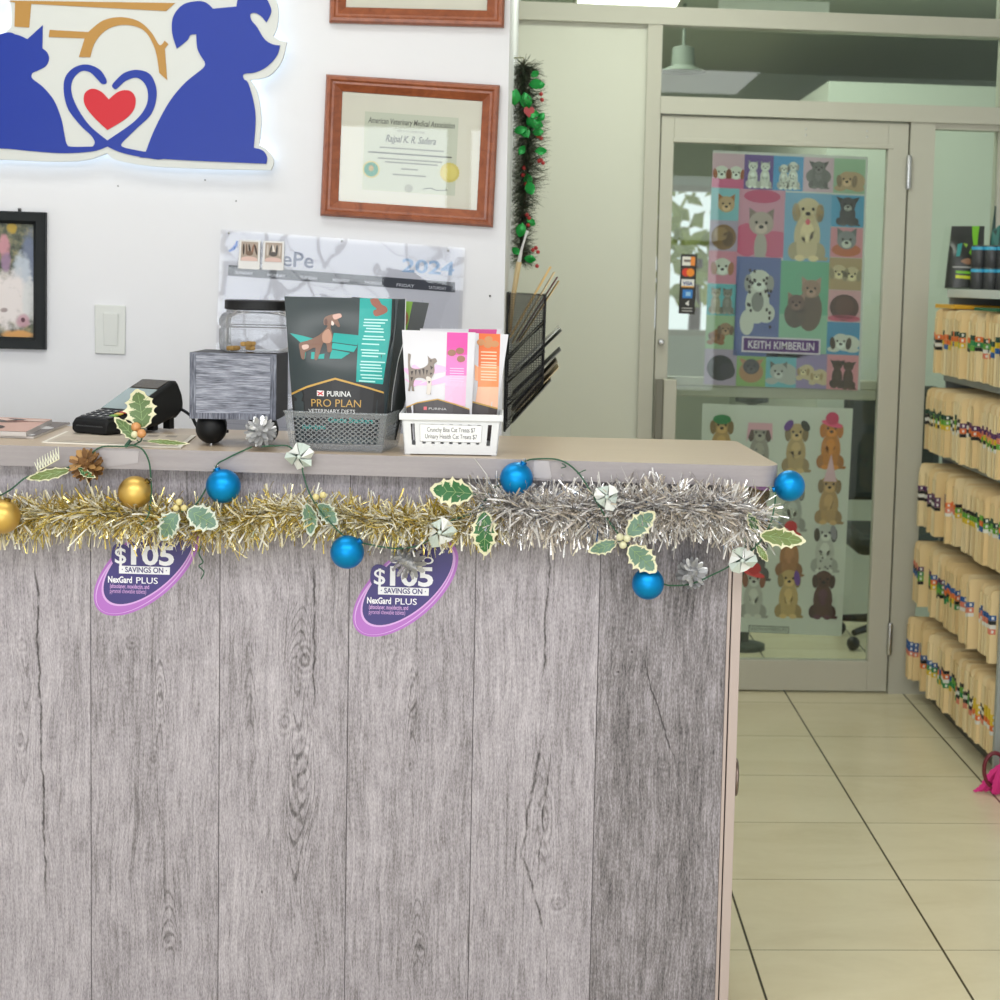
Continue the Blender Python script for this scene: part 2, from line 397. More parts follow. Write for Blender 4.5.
def sit(a, cx, cy, w, h, rgb, kind='pup', ear=None, chest=None, muz=None, spots=None):
    ch = chest or tuple(min(255, int(c*1.1)+6) for c in rgb); dk = tuple(int(c*.86) for c in rgb); hr = w*.32; hq = hr*a.asp; hy = cy-h*.5+hq
    a.el(cx, cy+h*.12, w*.33, h*.36, rgb, 1)
    for s in (-1, 1):
        a.el(cx+s*w*.3, cy+h*.36, w*.17, h*.14, dk, 2, s*.3); a.el(cx+s*w*.15, cy+h*.26, w*.11, h*.22, rgb, 3)
        a.el(cx+s*w*.17, cy+h*.47, w*.13, h*.05, ch, 4)
    a.el(cx, cy+h*.06, w*.17, h*.17, ch, 3)
    a.draw([(cx+w*.3, cy+h*.42), (cx+w*.55, cy+h*.45), (cx+w*.5, cy+h*.5), (cx+w*.28, cy+h*.5)], dk, 1)
    if spots:
        for i in range(9): a.el(cx+R.uniform(-.25, .25)*w, cy+R.uniform(0, .45)*h, w*.04, h*.025, spots, 5)
    face(a, cx, hy, hr, rgb, ear, kind, 6, muz=muz)
def lying(a, cx, cy, w, h, rgb, ear=None, kind='pup', muz=None):
    a.el(cx+w*.12, cy+h*.05, w*.42, h*.36, rgb, 1); a.el(cx-w*.3, cy+h*.34, w*.2, h*.12, rgb, 2); a.el(cx+w*.3, cy+h*.34, w*.22, h*.12, rgb, 2)
    face(a, cx-w*.08, cy, w*.28, rgb, ear, kind, 4, muz=muz)
WHT, GRY, TAN, BRN, BLK, CRM, CHO = (232, 230, 226), (128, 124, 124), (206, 164, 112), (134, 92, 62), (52, 46, 48), (226, 204, 168), (92, 58, 52)
pst = thing('puppy_poster', 'colourful grid poster of puppies and kittens with purple name strip on the glass door', 'poster', onY((786, 388), D+.0045))
mb = MB(); YP = D+.0062
q = [(713, 150), (868, 157), (860, 390.5), (703.5, 384.5)]
C4 = [onY(v, YP) for v in q]
# sheet: its own thin solid
mb.hexa([p+Vector((0, .001, 0)) for p in C4], C4, ink((225, 222, 224)))
a = Art(mb, *C4)
UC = (0, .205, .392, .586, .782, .985)
def cell(u0, v0, u1, v1, rgb):
    a.sub(0, 0, 1, 1); a.rect(u0, v0, u1, v1, rgb, 1); a.c = [p for p in C4]; a.sub(u0, v0, u1, v1)
VB = (.012, .158, .295, .425, .565, .70, .845, 1.0)
_at = a.at
a.at = lambda u, v, L=0: _at(u, v, L)
def in_cell(u0, v0, u1, v1, rgb, fn):
    cell(u0, v0, u1, v1, rgb); old = a.at; a.at = lambda u, v, L=0: old(u, v, L+1); fn(); a.at = old
PINK, PUR, BLU, TEA, GRN, LIL, MNT = (226, 168, 196), (116, 84, 160), (86, 162, 222), (142, 208, 224), (150, 190, 120), (196, 176, 208), (160, 206, 184)
def two(fn1, fn2): fn1(); fn2()
in_cell(UC[0], VB[0], UC[1], VB[1], (222, 184, 204), lambda: (a.rect(0, .72, 1, 1, (228, 110, 160), 1), face(a, .3, .55, .22, WHT, (170, 96, 66)), face(a, .75, .55, .22, WHT, (170, 96, 66))))
in_cell(UC[1], VB[0], UC[2], VB[1], PUR, lambda: (sit(a, .3, .58, .5, .75, WHT, 'cat'), sit(a, .72, .58, .5, .75, WHT, 'cat')))
in_cell(UC[2], VB[0], UC[3], VB[1], BLU, lambda: (sit(a, .35, .6, .45, .72, WHT, spots=BLK), sit(a, .66, .55, .5, .8, WHT, spots=BLK)))
in_cell(UC[3], VB[0], UC[4], VB[1], (224, 190, 210), lambda: (a.el(.5, .55, .42, .25, GRY, 1), sit(a, .5, .5, .7, .8, GRY, 'up')))
in_cell(UC[4], VB[0], UC[5], VB[1], (170, 200, 172), lambda: lying(a, .5, .6, .95, .75, (204, 170, 138)))
in_cell(UC[0], VB[1], .18, VB[2], (146, 204, 222), lambda: face(a, .55, .5, .3, (214, 176, 140), (190, 120, 70), 'cat'))
in_cell(UC[0], VB[2], .18, VB[3], LIL, lambda: (a.el(.5, .55, .45, .42, (150, 112, 78), 1), a.el(.4, .45, .25, .22, (180, 142, 100), 2), a.el(.65, .6, .2, .25, (116, 84, 58), 2)))
in_cell(UC[0], VB[3], .18, VB[4], (232, 150, 180), lambda: face(a, .5, .48, .33, WHT, (184, 120, 90)))
in_cell(UC[0], VB[4], .185, VB[5], (110, 196, 214), lambda: (sit(a, .3, .55, .5, .8, (190, 180, 165), 'cat'), sit(a, .7, .55, .5, .8, (150, 146, 142), 'cat')))
in_cell(UC[0], VB[5], .185, VB[6], (176, 206, 168), lambda: (lying(a, .35, .6, .6, .6, (166, 112, 76)), face(a, .68, .4, .23, (176, 140, 116))))
in_cell(UC[0], VB[6], UC[1], VB[7], LIL, lambda: (a.el(.5, .52, .42, .36, (58, 56, 66), 1), a.el(.72, .6, .24, .22, (72, 68, 80), 2)))
in_cell(.18, VB[1], .475, .445, (228, 160, 190), lambda: (a.el(.2, .75, .3, .25, (226, 92, 140), 1), a.el(.8, .8, .4, .2, (226, 110, 152), 1), a.el(.5, .1, .4, .1, (214, 84, 132), 1), a.el(.5, .85, .14, .22, (196, 184, 180), 2), face(a, .5, .5, .27, (198, 176, 172), (150, 128, 126), 'cat')))
in_cell(.475, VB[1]+.006, .775, .455, (134, 184, 226), lambda: (sit(a, .5, .52, .86, .92, CRM, ear=(206, 176, 132)), a.el(.5, .42, .05, .045, (220, 110, 120), 10)))
in_cell(.18, .445, .465, .87, (104, 118, 186), lambda: (a.el(.5, .47, .27, .2, WHT, 1), a.el(.28, .66, .16, .13, WHT, 2), a.el(.7, .56, .2, .1, WHT, 2), a.el(.5, .45, .14, .1, (150, 148, 148), 3), face(a, .52, .24, .27, WHT, (176, 172, 172), L=4), [a.el(R.uniform(.25, .8), R.uniform(.1, .7), .03, .018, BLK, 9) for _ in range(22)]))
in_cell(.465, .455, .775, .87, MNT, lambda: (a.rect(0, 0, 1, .55, (120, 190, 160), 1), a.el(.62, .5, .26, .22, (120, 98, 88), 2), a.el(.32, .55, .22, .14, (104, 88, 80), 2), face(a, .64, .28, .2, (176, 140, 126), (196, 150, 140), 'cat'), face(a, .34, .43, .18, (120, 100, 92), (176, 140, 130), 'cat', 8)))
in_cell(.775, VB[1]+.008, UC[5], VB[2]+.006, (94, 172, 220), lambda: sit(a, .5, .5, .75, .9, (84, 80, 84), 'up', muz=WHT))
in_cell(.775, VB[2]+.008, UC[5], VB[3]+.006, (236, 160, 176), lambda: (a.el(.5, .75, .45, .22, (214, 120, 84), 1), face(a, .5, .42, .3, (150, 150, 156), (120, 120, 126), 'cat', muz=WHT)))
in_cell(.775, VB[3]+.008, UC[5], VB[4]+.005, (198, 168, 132), lambda: (face(a, .3, .45, .24, CRM), face(a, .7, .5, .24, CRM)))
in_cell(.775, VB[4]+.006, UC[5], VB[5]+.006, (234, 178, 192), lambda: (a.el(.5, .55, .45, .42, (98, 66, 60), 1), a.el(.5, .5, .28, .3, (116, 78, 70), 2), a.el(.5, .9, .5, .12, (226, 110, 140), 1)))
in_cell(.775, VB[5]+.008, UC[5], VB[6]+.004, (84, 160, 214), lambda: (lying(a, .5, .6, .95, .7, WHT, (84, 66, 52))))
in_cell(UC[1], VB[6], UC[2], VB[7], (150, 186, 110), lambda: (a.el(.5, .6, .42, .3, (190, 140, 96), 1), face(a, .5, .45, .28, (84, 80, 86), (200, 140, 110), 'up')))
in_cell(UC[2], VB[6]+.004, UC[3], VB[7], (120, 196, 216), lambda: (lying(a, .5, .55, 1, .8, (196, 196, 196), (120, 120, 122), 'cat'),))
in_cell(UC[3], VB[6]+.004, UC[4], VB[7], (166, 146, 200), lambda: (lying(a, .28, .5, .6, .6, CRM, (180, 150, 110)), lying(a, .72, .62, .6, .6, CRM, (190, 160, 120))))
in_cell(UC[4], VB[6]+.004, UC[5], VB[7], (240, 160, 176), lambda: (sit(a, .33, .55, .5, .8, (84, 62, 48), 'up'), sit(a, .68, .58, .5, .8, (90, 66, 50), 'up')))
a.sub(0, 0, 1, 1)
a.rect(.232, .785, .735, .853, (228, 222, 232), 12); a.rect(.243, .792, .725, .846, (96, 58, 128), 13)
a.text('KEITH KIMBERLIN', .484, .835, (236, 230, 240), h=.047, w=.43, L=14, bold=.015)
mb.build('printed_sheet', pst)
p2 = thing('dogs_in_hats_poster', 'white poster of sitting dogs wearing hats on the lower half of the glass door', 'poster', onY((771, 632), D+.0045))
q = [(702.5, 403.5), (853, 408.5), (841.5, 636), (696, 630)]
C4 = [onY(v, YP) for v in q]; mb = MB(); mb.hexa([p+Vector((0, .001, 0)) for p in C4], C4, ink((232, 232, 226)))
a = Art(mb, *C4); a.sub(0, 0, 1, 1)
def pu(px):   # pixel of the photograph to (u, v) on this poster
    P_ = onY(px, YP); u = (P_-C4[0]).dot((C4[1]-C4[0]).normalized())/(C4[1]-C4[0]).length; v = (P_-C4[0]).dot((C4[3]-C4[0]).normalized())/(C4[3]-C4[0]).length
    return u, v
def hatdog(px, rgb, hat, hrgb, ear=None, chest=None, muz=None, w=.2, h=.215, spots=None):
    u, v = pu(px); sit(a, u, v, w, h, rgb, ear=ear, chest=chest, muz=muz, spots=spots); ty = v-h*.5+w*.06*a.asp
    if hat == 'cap': a.el(u, ty+.008, w*.3, h*.1, hrgb, 12)
    if hat == 'brim': a.el(u, ty+.012, w*.36, h*.06, tuple(min(255, c+30) for c in hrgb), 12, .15); a.el(u, ty-.012, w*.22, h*.13, hrgb, 13)
    if hat == 'bow': [a.el(u+s*w*.28, ty+.004, w*.17, h*.09, hrgb if s < 0 else (60, 66, 52), 12, s*.5) for s in (-1, 1)]
    if hat == 'veil': a.draw([(u-w*.45, ty+.08), (u-w*.4, ty-.01), (u+w*.4, ty-.01), (u+w*.42, ty+.07), (u+w*.3, ty+.02), (u-w*.3, ty+.02)], hrgb, 12)
    if hat == 'cone': a.draw([(u-w*.22, ty+.02), (u+.0, ty-.1), (u+w*.22, ty+.02)], hrgb, 12)
    if hat == 'side': a.el(u+w*.26, ty+.03, w*.1, h*.16, hrgb, 12, -.3)
GLD = (206, 164, 104)
hatdog((721, 440), GLD, 'cap', (52, 138, 76)); hatdog((759, 447), (170, 160, 150), 'veil', (222, 176, 186), (96, 70, 56), spots=GRY)
hatdog((796, 446), (206, 172, 120), 'bow', (110, 70, 150)); hatdog((831, 442), (222, 140, 48), 'brim', (206, 74, 110), (214, 130, 44))
hatdog((720, 510), TAN, 'cap', (90, 110, 180)); hatdog((757, 505), BRN, 'brim', (150, 90, 160)); hatdog((792, 505), (190, 190, 186), 'cap', (220, 120, 90)); hatdog((829, 497), (206, 164, 110), 'cone', (222, 190, 196))
hatdog((719, 570), CRM, 'cap', (200, 60, 60)); hatdog((755, 555), (96, 92, 96), 'cap', (180, 180, 190)); hatdog((789, 550), (190, 130, 84), 'brim', (206, 50, 56)); hatdog((825, 545), (214, 212, 208), 'side', (150, 150, 154), (70, 62, 58), spots=GRY)
hatdog((752, 592), (206, 202, 196), 'brim', (214, 50, 52), (150, 84, 60), muz=WHT); hatdog((788, 591), (216, 180, 122), 'side', (120, 80, 160)); hatdog((823, 591), (98, 60, 54), 'none', BLK, muz=(84, 50, 48), chest=(110, 58, 78))
(u0, v0), (u1, v1) = pu((747, 623.5)), pu((788, 631.5))
a.rect(u0, v0, u1, v1, (130, 130, 126), 1); a.rect(u0+.006, v0+.004, u1-.006, v1-.004, (212, 214, 206), 2)
a.text('KEITH KIMBERLIN', (u0+u1)/2, v1-.012, (120, 120, 118), w=(u1-u0)*.85, h=.02, L=3)
mb.build('printed_sheet', p2)
# payment sticker on the front of the glass
cs = thing('payment_sticker', 'black strip of payment card marks stuck on the glass beside the puppy poster', 'sticker', onY((687, 313), D-.0035))
mb = MB(); C4 = [onY(v, D-.004) for v in [(681, 254), (697, 254.5), (694.5, 314), (678.5, 313.5)]]
mb.hexa([p+Vector((0, .0006, 0)) for p in C4], C4, ink((44, 42, 40))); a = Art(mb, *C4)
a.rect(.1, .04, .9, .19, (230, 226, 218), 1); a.rect(.62, .04, .9, .19, (232, 140, 60), 2); a.rect(.2, .09, .62, .13, (120, 110, 104), 2)
a.rect(.1, .225, .9, .385, (56, 50, 46), 1); a.el(.36, .305, .25, .07, (214, 60, 40), 2); a.el(.64, .305, .25, .07, (236, 140, 40), 3)
a.rect(.1, .42, .9, .555, (232, 230, 226), 1); a.rect(.1, .535, .9, .555, (222, 160, 60), 2); a.text('VISA', .5, .52, (46, 62, 130), w=.62, h=.09, L=3, bold=.03)
a.rect(.2, .595, .82, .735, (50, 124, 200), 1); a.rect(.4, .63, .7, .70, (150, 196, 230), 2)
a.draw([(.38, .83), (.62, .77), (.62, .87)], (224, 222, 218), 1)
for v in (.9, .945): a.rect(.2, v, .84, v+.015, (190, 188, 184), 1)
mb.build('strip', cs)
# ================================================================ the room behind the glass
M_BW = wall_mat('pale_green_wall_paint', (196, 202, 190))
BXW = onY((829, 81), 7.6)
st('wall_inner_partition', MB().box((BXW.x, 7.6, 0), (4.9, BY, BXW.z), M_BW), 'pale partition wall seen through the glass door', 'wall')
mb = MB()
mb.box((-.4, BY, 0), (-.3, BY+.1, CEIL), M_BW); mb.box((-.3, BY, 0), (5, BY+.1, 1.2), M_BW); mb.box((-.3, BY, 2.2), (5, BY+.1, CEIL), M_BW); mb.box((1.75, BY, 1.2), (5, BY+.1, 2.2), M_BW)
st('wall_rear', mb, 'far wall of the room behind the glass door', 'wall')
mb = MB().box((-.4, D+.05, 0), (-.3, BY, CEIL), M_BW)
st('wall_rear_left', mb, 'left wall of the room behind the glass door', 'wall')
mb = MB()
for x in (-.3, .7, 1.71): mb.box((x, BY, 1.2), (x+.05, BY+.06, 2.2), M_FRAME)
for z in (1.2, 2.16): mb.box((-.3, BY, z), (1.76, BY+.06, z+.04), M_FRAME)
st('window_8', mb, 'window frame in the far wall behind the glass door', 'window')  # added opening: stands in for the bright reflections in the door glass
c0 = onY((719, 5), 8.2); c1 = onY((829, 16), 8.2)
st('wall_bulkhead', MB().box((c0.x, 8.2, c1.z-.015), (c1.x, 8.25, CEIL), wall_mat('white_bulkhead_paint', (240, 242, 236))), 'pale boxed bulkhead under the rear ceiling', 'wall')
def panel_light(x0, x1, y0, y1, z, label, strength, col=(255, 253, 245), name='ceiling_light'):
    t = thing(name, label, 'ceiling light', ((x0+x1)/2, (y0+y1)/2, z))
    MB().box((x0, y0, z-.03), (x1, y1, z), M_FRAME).build('frame', t)
    MB().box((x0+.02, y0+.02, z-.034), (x1-.02, y1-.02, z-.029), mat('lit_diffuser_%s' % strength, (250, 250, 245), .5, emit=col, estr=strength)).build('diffuser', t, label='glowing white diffuser')
A0 = onZ((573, 8), CEIL-.03); A1 = onZ((676, 13), CEIL-.03)
panel_light(A0.x, A1.x, 7.0, A1.y, CEIL, 'bright panel light on the rear ceiling above the aluminium beam', 7)
pl = thing('pendant_lamp', 'faint grey bell-shaped lamp seen through the transom glass', 'lamp', onY((683, 70), 8.4))
b0 = onY((683, 70), 8.4); mg = mat('grey_green_enamel', (112, 124, 114), .6)
MB().lathe([(.02, .13), (.055, .12), (.06, .03), (.12, 0), (.115, 0), (.05, .03)], b0+Vector((0, 0, -.01)), mg).build('lamp_shade', pl)
MB().tube([b0+Vector((0, 0, .11)), (b0.x, b0.y, CEIL)], .008, mg).build('stem', pl)
# dark office chair standing beyond the glass
pc = onY((868, 645), 7.05); pc = Vector((pc.x+.12, 7.05, 0))
ch = thing('office_chair', 'dark office chair standing behind the right side of the glass door', 'chair', pc)
mk = mat('dark_grey_upholstery', (46, 52, 50), .7); mp = mat('black_plastic_chair', (32, 32, 32), .4)
mb = MB().box((-.24, -.24, .42), (.24, .24, .51), mk, Matrix.Translation(pc)); mb.build('seat', ch, bevel=.04, bseg=3)
mb = MB(); mb.box((-.22, .2, .6), (.22, .28, 1.12), mk, Matrix.Translation(pc)); mb.build('backrest', ch, bevel=.035, bseg=3)
MB().tube([pc+Vector((0, .2, .46)), pc+Vector((0, .27, .5)), pc+Vector((0, .29, .7))], .02, mp).build('back_support', ch)
MB().tube([pc+Vector((0, 0, .1)), pc+Vector((0, 0, .43))], .028, mp).build('gas_lift', ch)
for k in range(5):
    d = Vector((math.cos(k*2*pi/5), math.sin(k*2*pi/5), 0))
    g = MB().tube([pc+Vector((0, 0, .11)), pc+d*.27+Vector((0, 0, .075))], [.025, .014], mp).build('base_leg', ch)
    MB().ball(pc+d*.27+Vector((0, 0, .03)), .03, mp, 10, 6).build('caster', g)
# dark hanging coats further back and a red bin, blurred behind the glass
t = thing('red_bin', 'small red bin on a dark stand seen between the two posters', 'bin', onY((752, 397), 6.9))
b = onY((752, 397), 6.9)
MB().lathe([(.045, 0), (.055, .07), (.06, .075), (.05, .07)], (b.x, b.y, b.z), mat('red_plastic', (176, 52, 44), .4)).build('bucket', t)
t = thing('plant_stand', 'dark slim stand carrying the red bin behind the glass door', 'stand', (b.x, b.y, 0))
MB().lathe([(0, 0), (.09, 0), (.09, .02), (.02, .03), (.02, b.z-.03), (.07, b.z-.02), (.07, b.z), (0, b.z)], (b.x, b.y, 0), mat('dark_stand', (60, 70, 62), .5)).build('post', t)
# added trees and yard beyond the added window, imitating reflections in the glass
M_LEAF = mat('stand_in_foliage', (150, 158, 84), .8); M_YARD = mat('yard_paving', (190, 186, 170), .9)
st('ground', MB().box((-4, BY+.1, -.1), (6, 22, 0), M_YARD), 'paved yard beyond the far window', 'ground')
for i, (x, y, h) in enumerate(((.1, 15, 3.0), (1.6, 16.5, 3.6), (-1.3, 16, 3.4), (.9, 18, 4))):
    t = thing('stand_in_tree', ('small tree nearest the far window', 'right hand tree beyond the far window', 'left hand tree beyond the far window', 'tallest tree at the back of the yard')[i], 'tree', (x, y, 0), group='trees beyond the far window')
    MB().tube([(x, y, 0), (x+.05, y, h*.5)], [.08, .05], mat('bark', (90, 74, 58), .9)).build('trunk', t)
    mb = MB()
    for k in range(260):
        u = Vector((R.gauss(0, 1), R.gauss(0, 1), R.gauss(0, 1))).normalized()*R.uniform(.5, 1); c = Vector((x, y, h*.68))+Vector((u.x*.8, u.y*.8, u.z*h*.36))
        d = Vector((R.uniform(-1, 1), R.uniform(-1, 1), R.uniform(-1, 1))).normalized(); e_ = d.orthogonal().normalized()
        mb.add([c-d*.14, c+e_*.07, c+d*.14, c-e_*.07], [(0, 1, 2, 3)], M_LEAF)
    mb.build('crown', t)
# ================================================================ the counter
ZT = 1.2
FL = onZ((0, 445), ZT); FR = onZ((776, 466.4), ZT)
UD = (FR-FL).normalized(); ND = Vector((UD.y, -UD.x, 0))       # along the front, and out of it towards the room
def onC(px, off=0): return onP(px, FL+ND*off, ND)              # on the plane of the worktop's front edge, moved out by off
PO = -.03                                                      # the panel stands back from the edge
yaw = math.atan2(UD.y, UD.x)
c0 = onC((91, 775), PO); c0.z = 0
counter = thing('reception_counter', 'reception counter faced with grey wood planks', 'counter', c0, yaw)
def loc2(px):
    v = ROOT[counter.name].inverted() @ onC(px, PO); return v.x, v.z
bx = [loc2((x, 775))[0] for x in (91, 219, 347, 472, 595, 722)]
bx = [bx[0]*2-bx[1]-(bx[1]-bx[0])*3, bx[0]*2-bx[1]]+bx
def wood(i, seed, tone, knots=(), cracks=(), fine=1.0, wave=1.0, arches=()):
    m, nt, b = nmat('grey_wood_plank_%d' % i, .55, .3); x, y, z = xyz(nt)
    u = x+(noise(nt, x*7, z*3.6, seed, 3)-.5)*(.034*wave)
    rings = None; dark = None
    for (px, rx, rz, a, dk) in knots:
        xk, zk = loc2(px); dx, dz = x-xk, z-zk
        g1, g2 = dx/rx, dz/rz; d2 = g1*g1+g2*g2; e = X.const(nt, 2.71828)._op('POWER', d2*-1)
        u = u-dx*e*a
        w = (dx*dx*((rz/rx)**2*.5)+dz*dz).sqrt()
        rg = ((w*(420 if rz < .08 else 210)).sin())*e*.14
        core = X.const(nt, 2.71828)._op('POWER', d2*-9)*dk
        rings = rg if rings is None else rings+rg; dark = core if dark is None else dark+core
    fn = noise(nt, u*230, z*17, seed+3, 3, .65); md = noise(nt, u*70, z*3.6, seed+7, 3, .6); bg = noise(nt, u*13, z*2.2, seed+1, 2)
    sp = noise(nt, x*420, z*130, seed+2, 2); bl = noise(nt, x*22, z*16, seed+9, 3, .6)
    pore = noise(nt, u*310, z*13, seed+5, 2).step(.60, .74)
    lines = noise(nt, u*95, z*1.6, seed+15, 2, .5).step(.60, .70)*noise(nt, x*5, z*4, seed+16, 1).step(.42, .6)
    v = (fn-.5)*(.8*fine)+(md-.5)*.5+(bg-.5)*.42+(sp-.5)*.7+(bl-.5)*.28-pore*.10-lines*.17+tone
    if rings is not None: v = v+rings-dark
    for (pa, w, h, n_, sg, k) in arches:
        xa, za = loc2(pa); dx = (u-xa)/w; q = dx*dx*1.0+((z-za)*(sg/h))+(noise(nt, x*20, z*8, seed+21, 2)-.5)*.22
        e = X.const(nt, 2.71828)._op('POWER', dx*dx*-.7)*((z-za)*sg).step(-h*1.2, -h*.9)*((z-za)*-sg).step(-h*.35, -h*.05)
        v = v-((q*(6.2832*n_)).sin().step(.45, 1.0))*e*k
    for (p0, p1, w, k) in cracks:
        (xa, za), (xb, zb) = loc2(p0), loc2(p1); lo, hi = min(za, zb), max(za, zb)
        xc = (z-za)*((xb-xa)/(zb-za))+xa+(noise(nt, 0.0, z*13, seed+11, 3)-.5)*.02+(noise(nt, 0.0, z*50, seed+12, 2)-.5)*.004
        d = ((x-xc)/w); e = X.const(nt, 2.71828)._op('POWER', d*d*-1)*z.step(lo-.01, lo+.05)*((z-hi)*-1).step(-.01, .05)
        v = v-e*(noise(nt, 3.0, z*30, seed, 2).step(.25, .55)*k)
    col = ramp(nt, v, [(.0, (74, 70, 73)), (.3, (128, 123, 126)), (.52, (160, 154, 160)), (.75, (185, 179, 185)), (1, (205, 199, 205))])
    nt.links.new(col, b.inputs['Base Color']); bump(nt, b, v, .5, .0018); return m
K = .0
planks = [
 wood(0, 31.0, .56),
 wood(1, 5.0, .60, [((20, 740), .012, .03, .7, .2), ((22, 645), .012, .02, .6, .1)], [((36, 560), (46, 900), .0022, .55)], arches=[((24, 770), .02, .22, 3, -1, .2)]),
 wood(2, 12.0, .53, [((132, 643), .016, .014, .6, .35), ((154, 757), .01, .022, .8, .4), ((168, 937), .012, .03, .85, .35), ((160, 690), .012, .06, .6, 0)], [((155, 770), (162, 840), .0012, .25)], arches=[((159, 672), .014, .16, 2.5, 1, .26), ((168, 895), .022, .12, 4, 1, .22)]),
 wood(3, 21.0, .55, [((284, 722), .017, .03, .85, .12), ((262, 892), .007, .013, .7, .55), ((302, 780), .03, .13, .75, 0), ((305, 660), .024, .05, .6, 0)], [((314, 560), (314, 715), .0022, .5), ((294, 740), (302, 830), .001, .25)], 1.1, 1.5, [((298, 865), .032, .36, 6, -1, .24), ((250, 650), .02, .16, 3, 1, .18), ((300, 610), .03, .1, 4, 1, .2)]),
 wood(4, 12.0, .52, [((391, 650), .014, .013, .6, .3), ((410, 764), .009, .018, .8, .4), ((420, 945), .012, .028, .85, .35), ((412, 690), .012, .06, .6, 0)], [((411, 775), (414, 830), .0011, .25)], arches=[((413, 680), .013, .15, 2.5, 1, .22), ((420, 905), .022, .12, 4, 1, .2)]),
 wood(5, 44.0, .55, [((552, 727), .007, .014, .7, .3), ((557, 904), .02, .022, .6, .35), ((545, 820), .02, .1, .55, 0)], [((550, 540), (543, 680), .0018, .5), ((543, 730), (521, 860), .0026, .5), ((521, 850), (546, 935), .0024, .5), ((552, 740), (536, 890), .0016, .35), ((546, 930), (547, 1000), .0012, .4)], 1.0, .9, [((540, 760), .03, .25, 5, 1, .14)]),
 wood(6, 63.0, .32, [((618, 672), .011, .008, .7, .4), ((632, 652), .009, .01, .6, .35), ((663, 765), .01, .012, .6, .2)], [((643, 660), (676, 765), .0014, .5)], 1.1, 1.0),
]
mb = MB(); T = ROOT[counter.name]
zt = ZT-.041
gap = .0008
for i in range(7):
    a, b_ = bx[i]+gap, bx[i+1]-gap
    mb.add([T @ Vector(v) for v in ((a, 0, .0), (b_, 0, .0), (b_, 0, zt), (a, 0, zt))], [(0, 1, 2, 3)], planks[i])
mb.add([T @ Vector(v) for v in ((bx[0], .0015, .0), (bx[-1], .0015, .0), (bx[-1], .0015, zt), (bx[0], .0015, zt))], [(0, 1, 2, 3)], mat('plank_seam', (84, 78, 80), .8))
mb.build('plank_front', counter)
M_EDGE = mat('taupe_laminate_edge', (182, 166, 160), .4)
ex0, ex1 = bx[-1], loc2((731.6, 600))[0]; ex2 = loc2((741.5, 600))[0]
MB().box((ex0, -.002, 0), (ex1-.0015, .03, zt), M_EDGE, T).build('edge_trim', counter, bevel=.0012)
mb = MB().box((ex1-.0015, .006, 0), (ex1+.001, .3, zt), mat('dark_gap', (70, 62, 60), .7), T); mb.box((ex1+.001, -.001, 0), (ex2, .40, zt), M_EDGE, T)
mb.build('side_panel', counter, bevel=.0012)
MB().box((bx[0], .004, 0), (ex1-.002, .36, zt), mat('counter_carcass', (150, 144, 142), .6), T).build('carcass', counter)
# round knob on the end panel
kp = onC((735, 770), PO); kp = Vector((T @ Vector((ex2, .06, 0))).to_tuple()); kp.z = onC((736, 777), PO-.06).z
mb = MB().lathe([(0, 0), (.034, 0), (.038, .003), (.038, .006), (.033, .0085), (.02, .009), (.012, .0075), (0, .0075)], kp, mat('worn_bronze', (128, 112, 104), .35, .8), axis=UD, seg=24)
mb.build('round_lock', counter, label='small round bronze lock')
# worktop: front corners rounded, 4 cm thick
BR = onZ((736, 440.8), ZT); BL = onZ((506.4, 435.7), ZT)
bd = (BR-BL).normalized(); BLx = BL+bd*(-1.7); FLx = FL-UD*.75
def rounded(P, r, n=7):
    """round the corner P[1] between P[0] and P[2]"""
    a, b_ = (P[0]-P[1]).normalized(), (P[2]-P[1]).normalized(); th = a.angle(b_); t = r/math.tan(th/2)
    c = P[1]+(a+b_).normalized()*(r/math.sin(th/2)); p0, p1 = P[1]+a*t, P[1]+b_*t
    v0, v1 = p0-c, p1-c; an = v0.angle(v1); ax = v0.cross(v1).normalized()
    return [c+Matrix.Rotation(an*i/n, 3, ax) @ v0 for i in range(n+1)]
FRx = FR+UD*.0118
o2 = [FLx]+rounded([FLx, FRx, BR], .042)+rounded([FRx, BR, BLx], .02)+[BLx]
def top_mat():
    m, nt, b = nmat('taupe_worktop_laminate', .34, .4); x, y, z = geo_xyz(nt)
    n = noise(nt, x*3+y*.5, y*40, 0, 3); n2 = noise(nt, x*160, y*160, z*160, 2)
    nt.links.new(ramp(nt, (n-.5)*.5+(n2-.5)*.3+.5, [(.2, (182, 162, 140)), (.8, (196, 178, 156))]), b.inputs['Base Color']); return m
M_TOP = top_mat()
def edge_mat():
    m, nt, b = nmat('grey_edge_band', .4, .4); x, y, z = geo_xyz(nt)
    n = noise(nt, x*6, y*6, z*120, 3); n2 = noise(nt, x*90, y*90, z*300, 2)
    nt.links.new(ramp(nt, (n-.5)*.6+(n2-.5)*.3+.5, [(.2, (150, 143, 145)), (.8, (166, 159, 160))]), b.inputs['Base Color']); return m
M_BAND = edge_mat()
THK = .0405
mb = MB(); n = len(o2); lo = [p-Vector((0, 0, THK)) for p in o2]
ins = lambda P, k: P
mb.poly(o2, M_TOP); mb.poly(list(reversed(lo)), M_BAND)
mb.add([p for p in o2]+lo, [(i, n+i, n+(i+1) % n, (i+1) % n) for i in range(n)], M_BAND, True)
worktop = mb.build('worktop', label='taupe laminate worktop with a rounded corner on the reception counter', cat='worktop', bevel=.0025, bseg=3, angle=30)
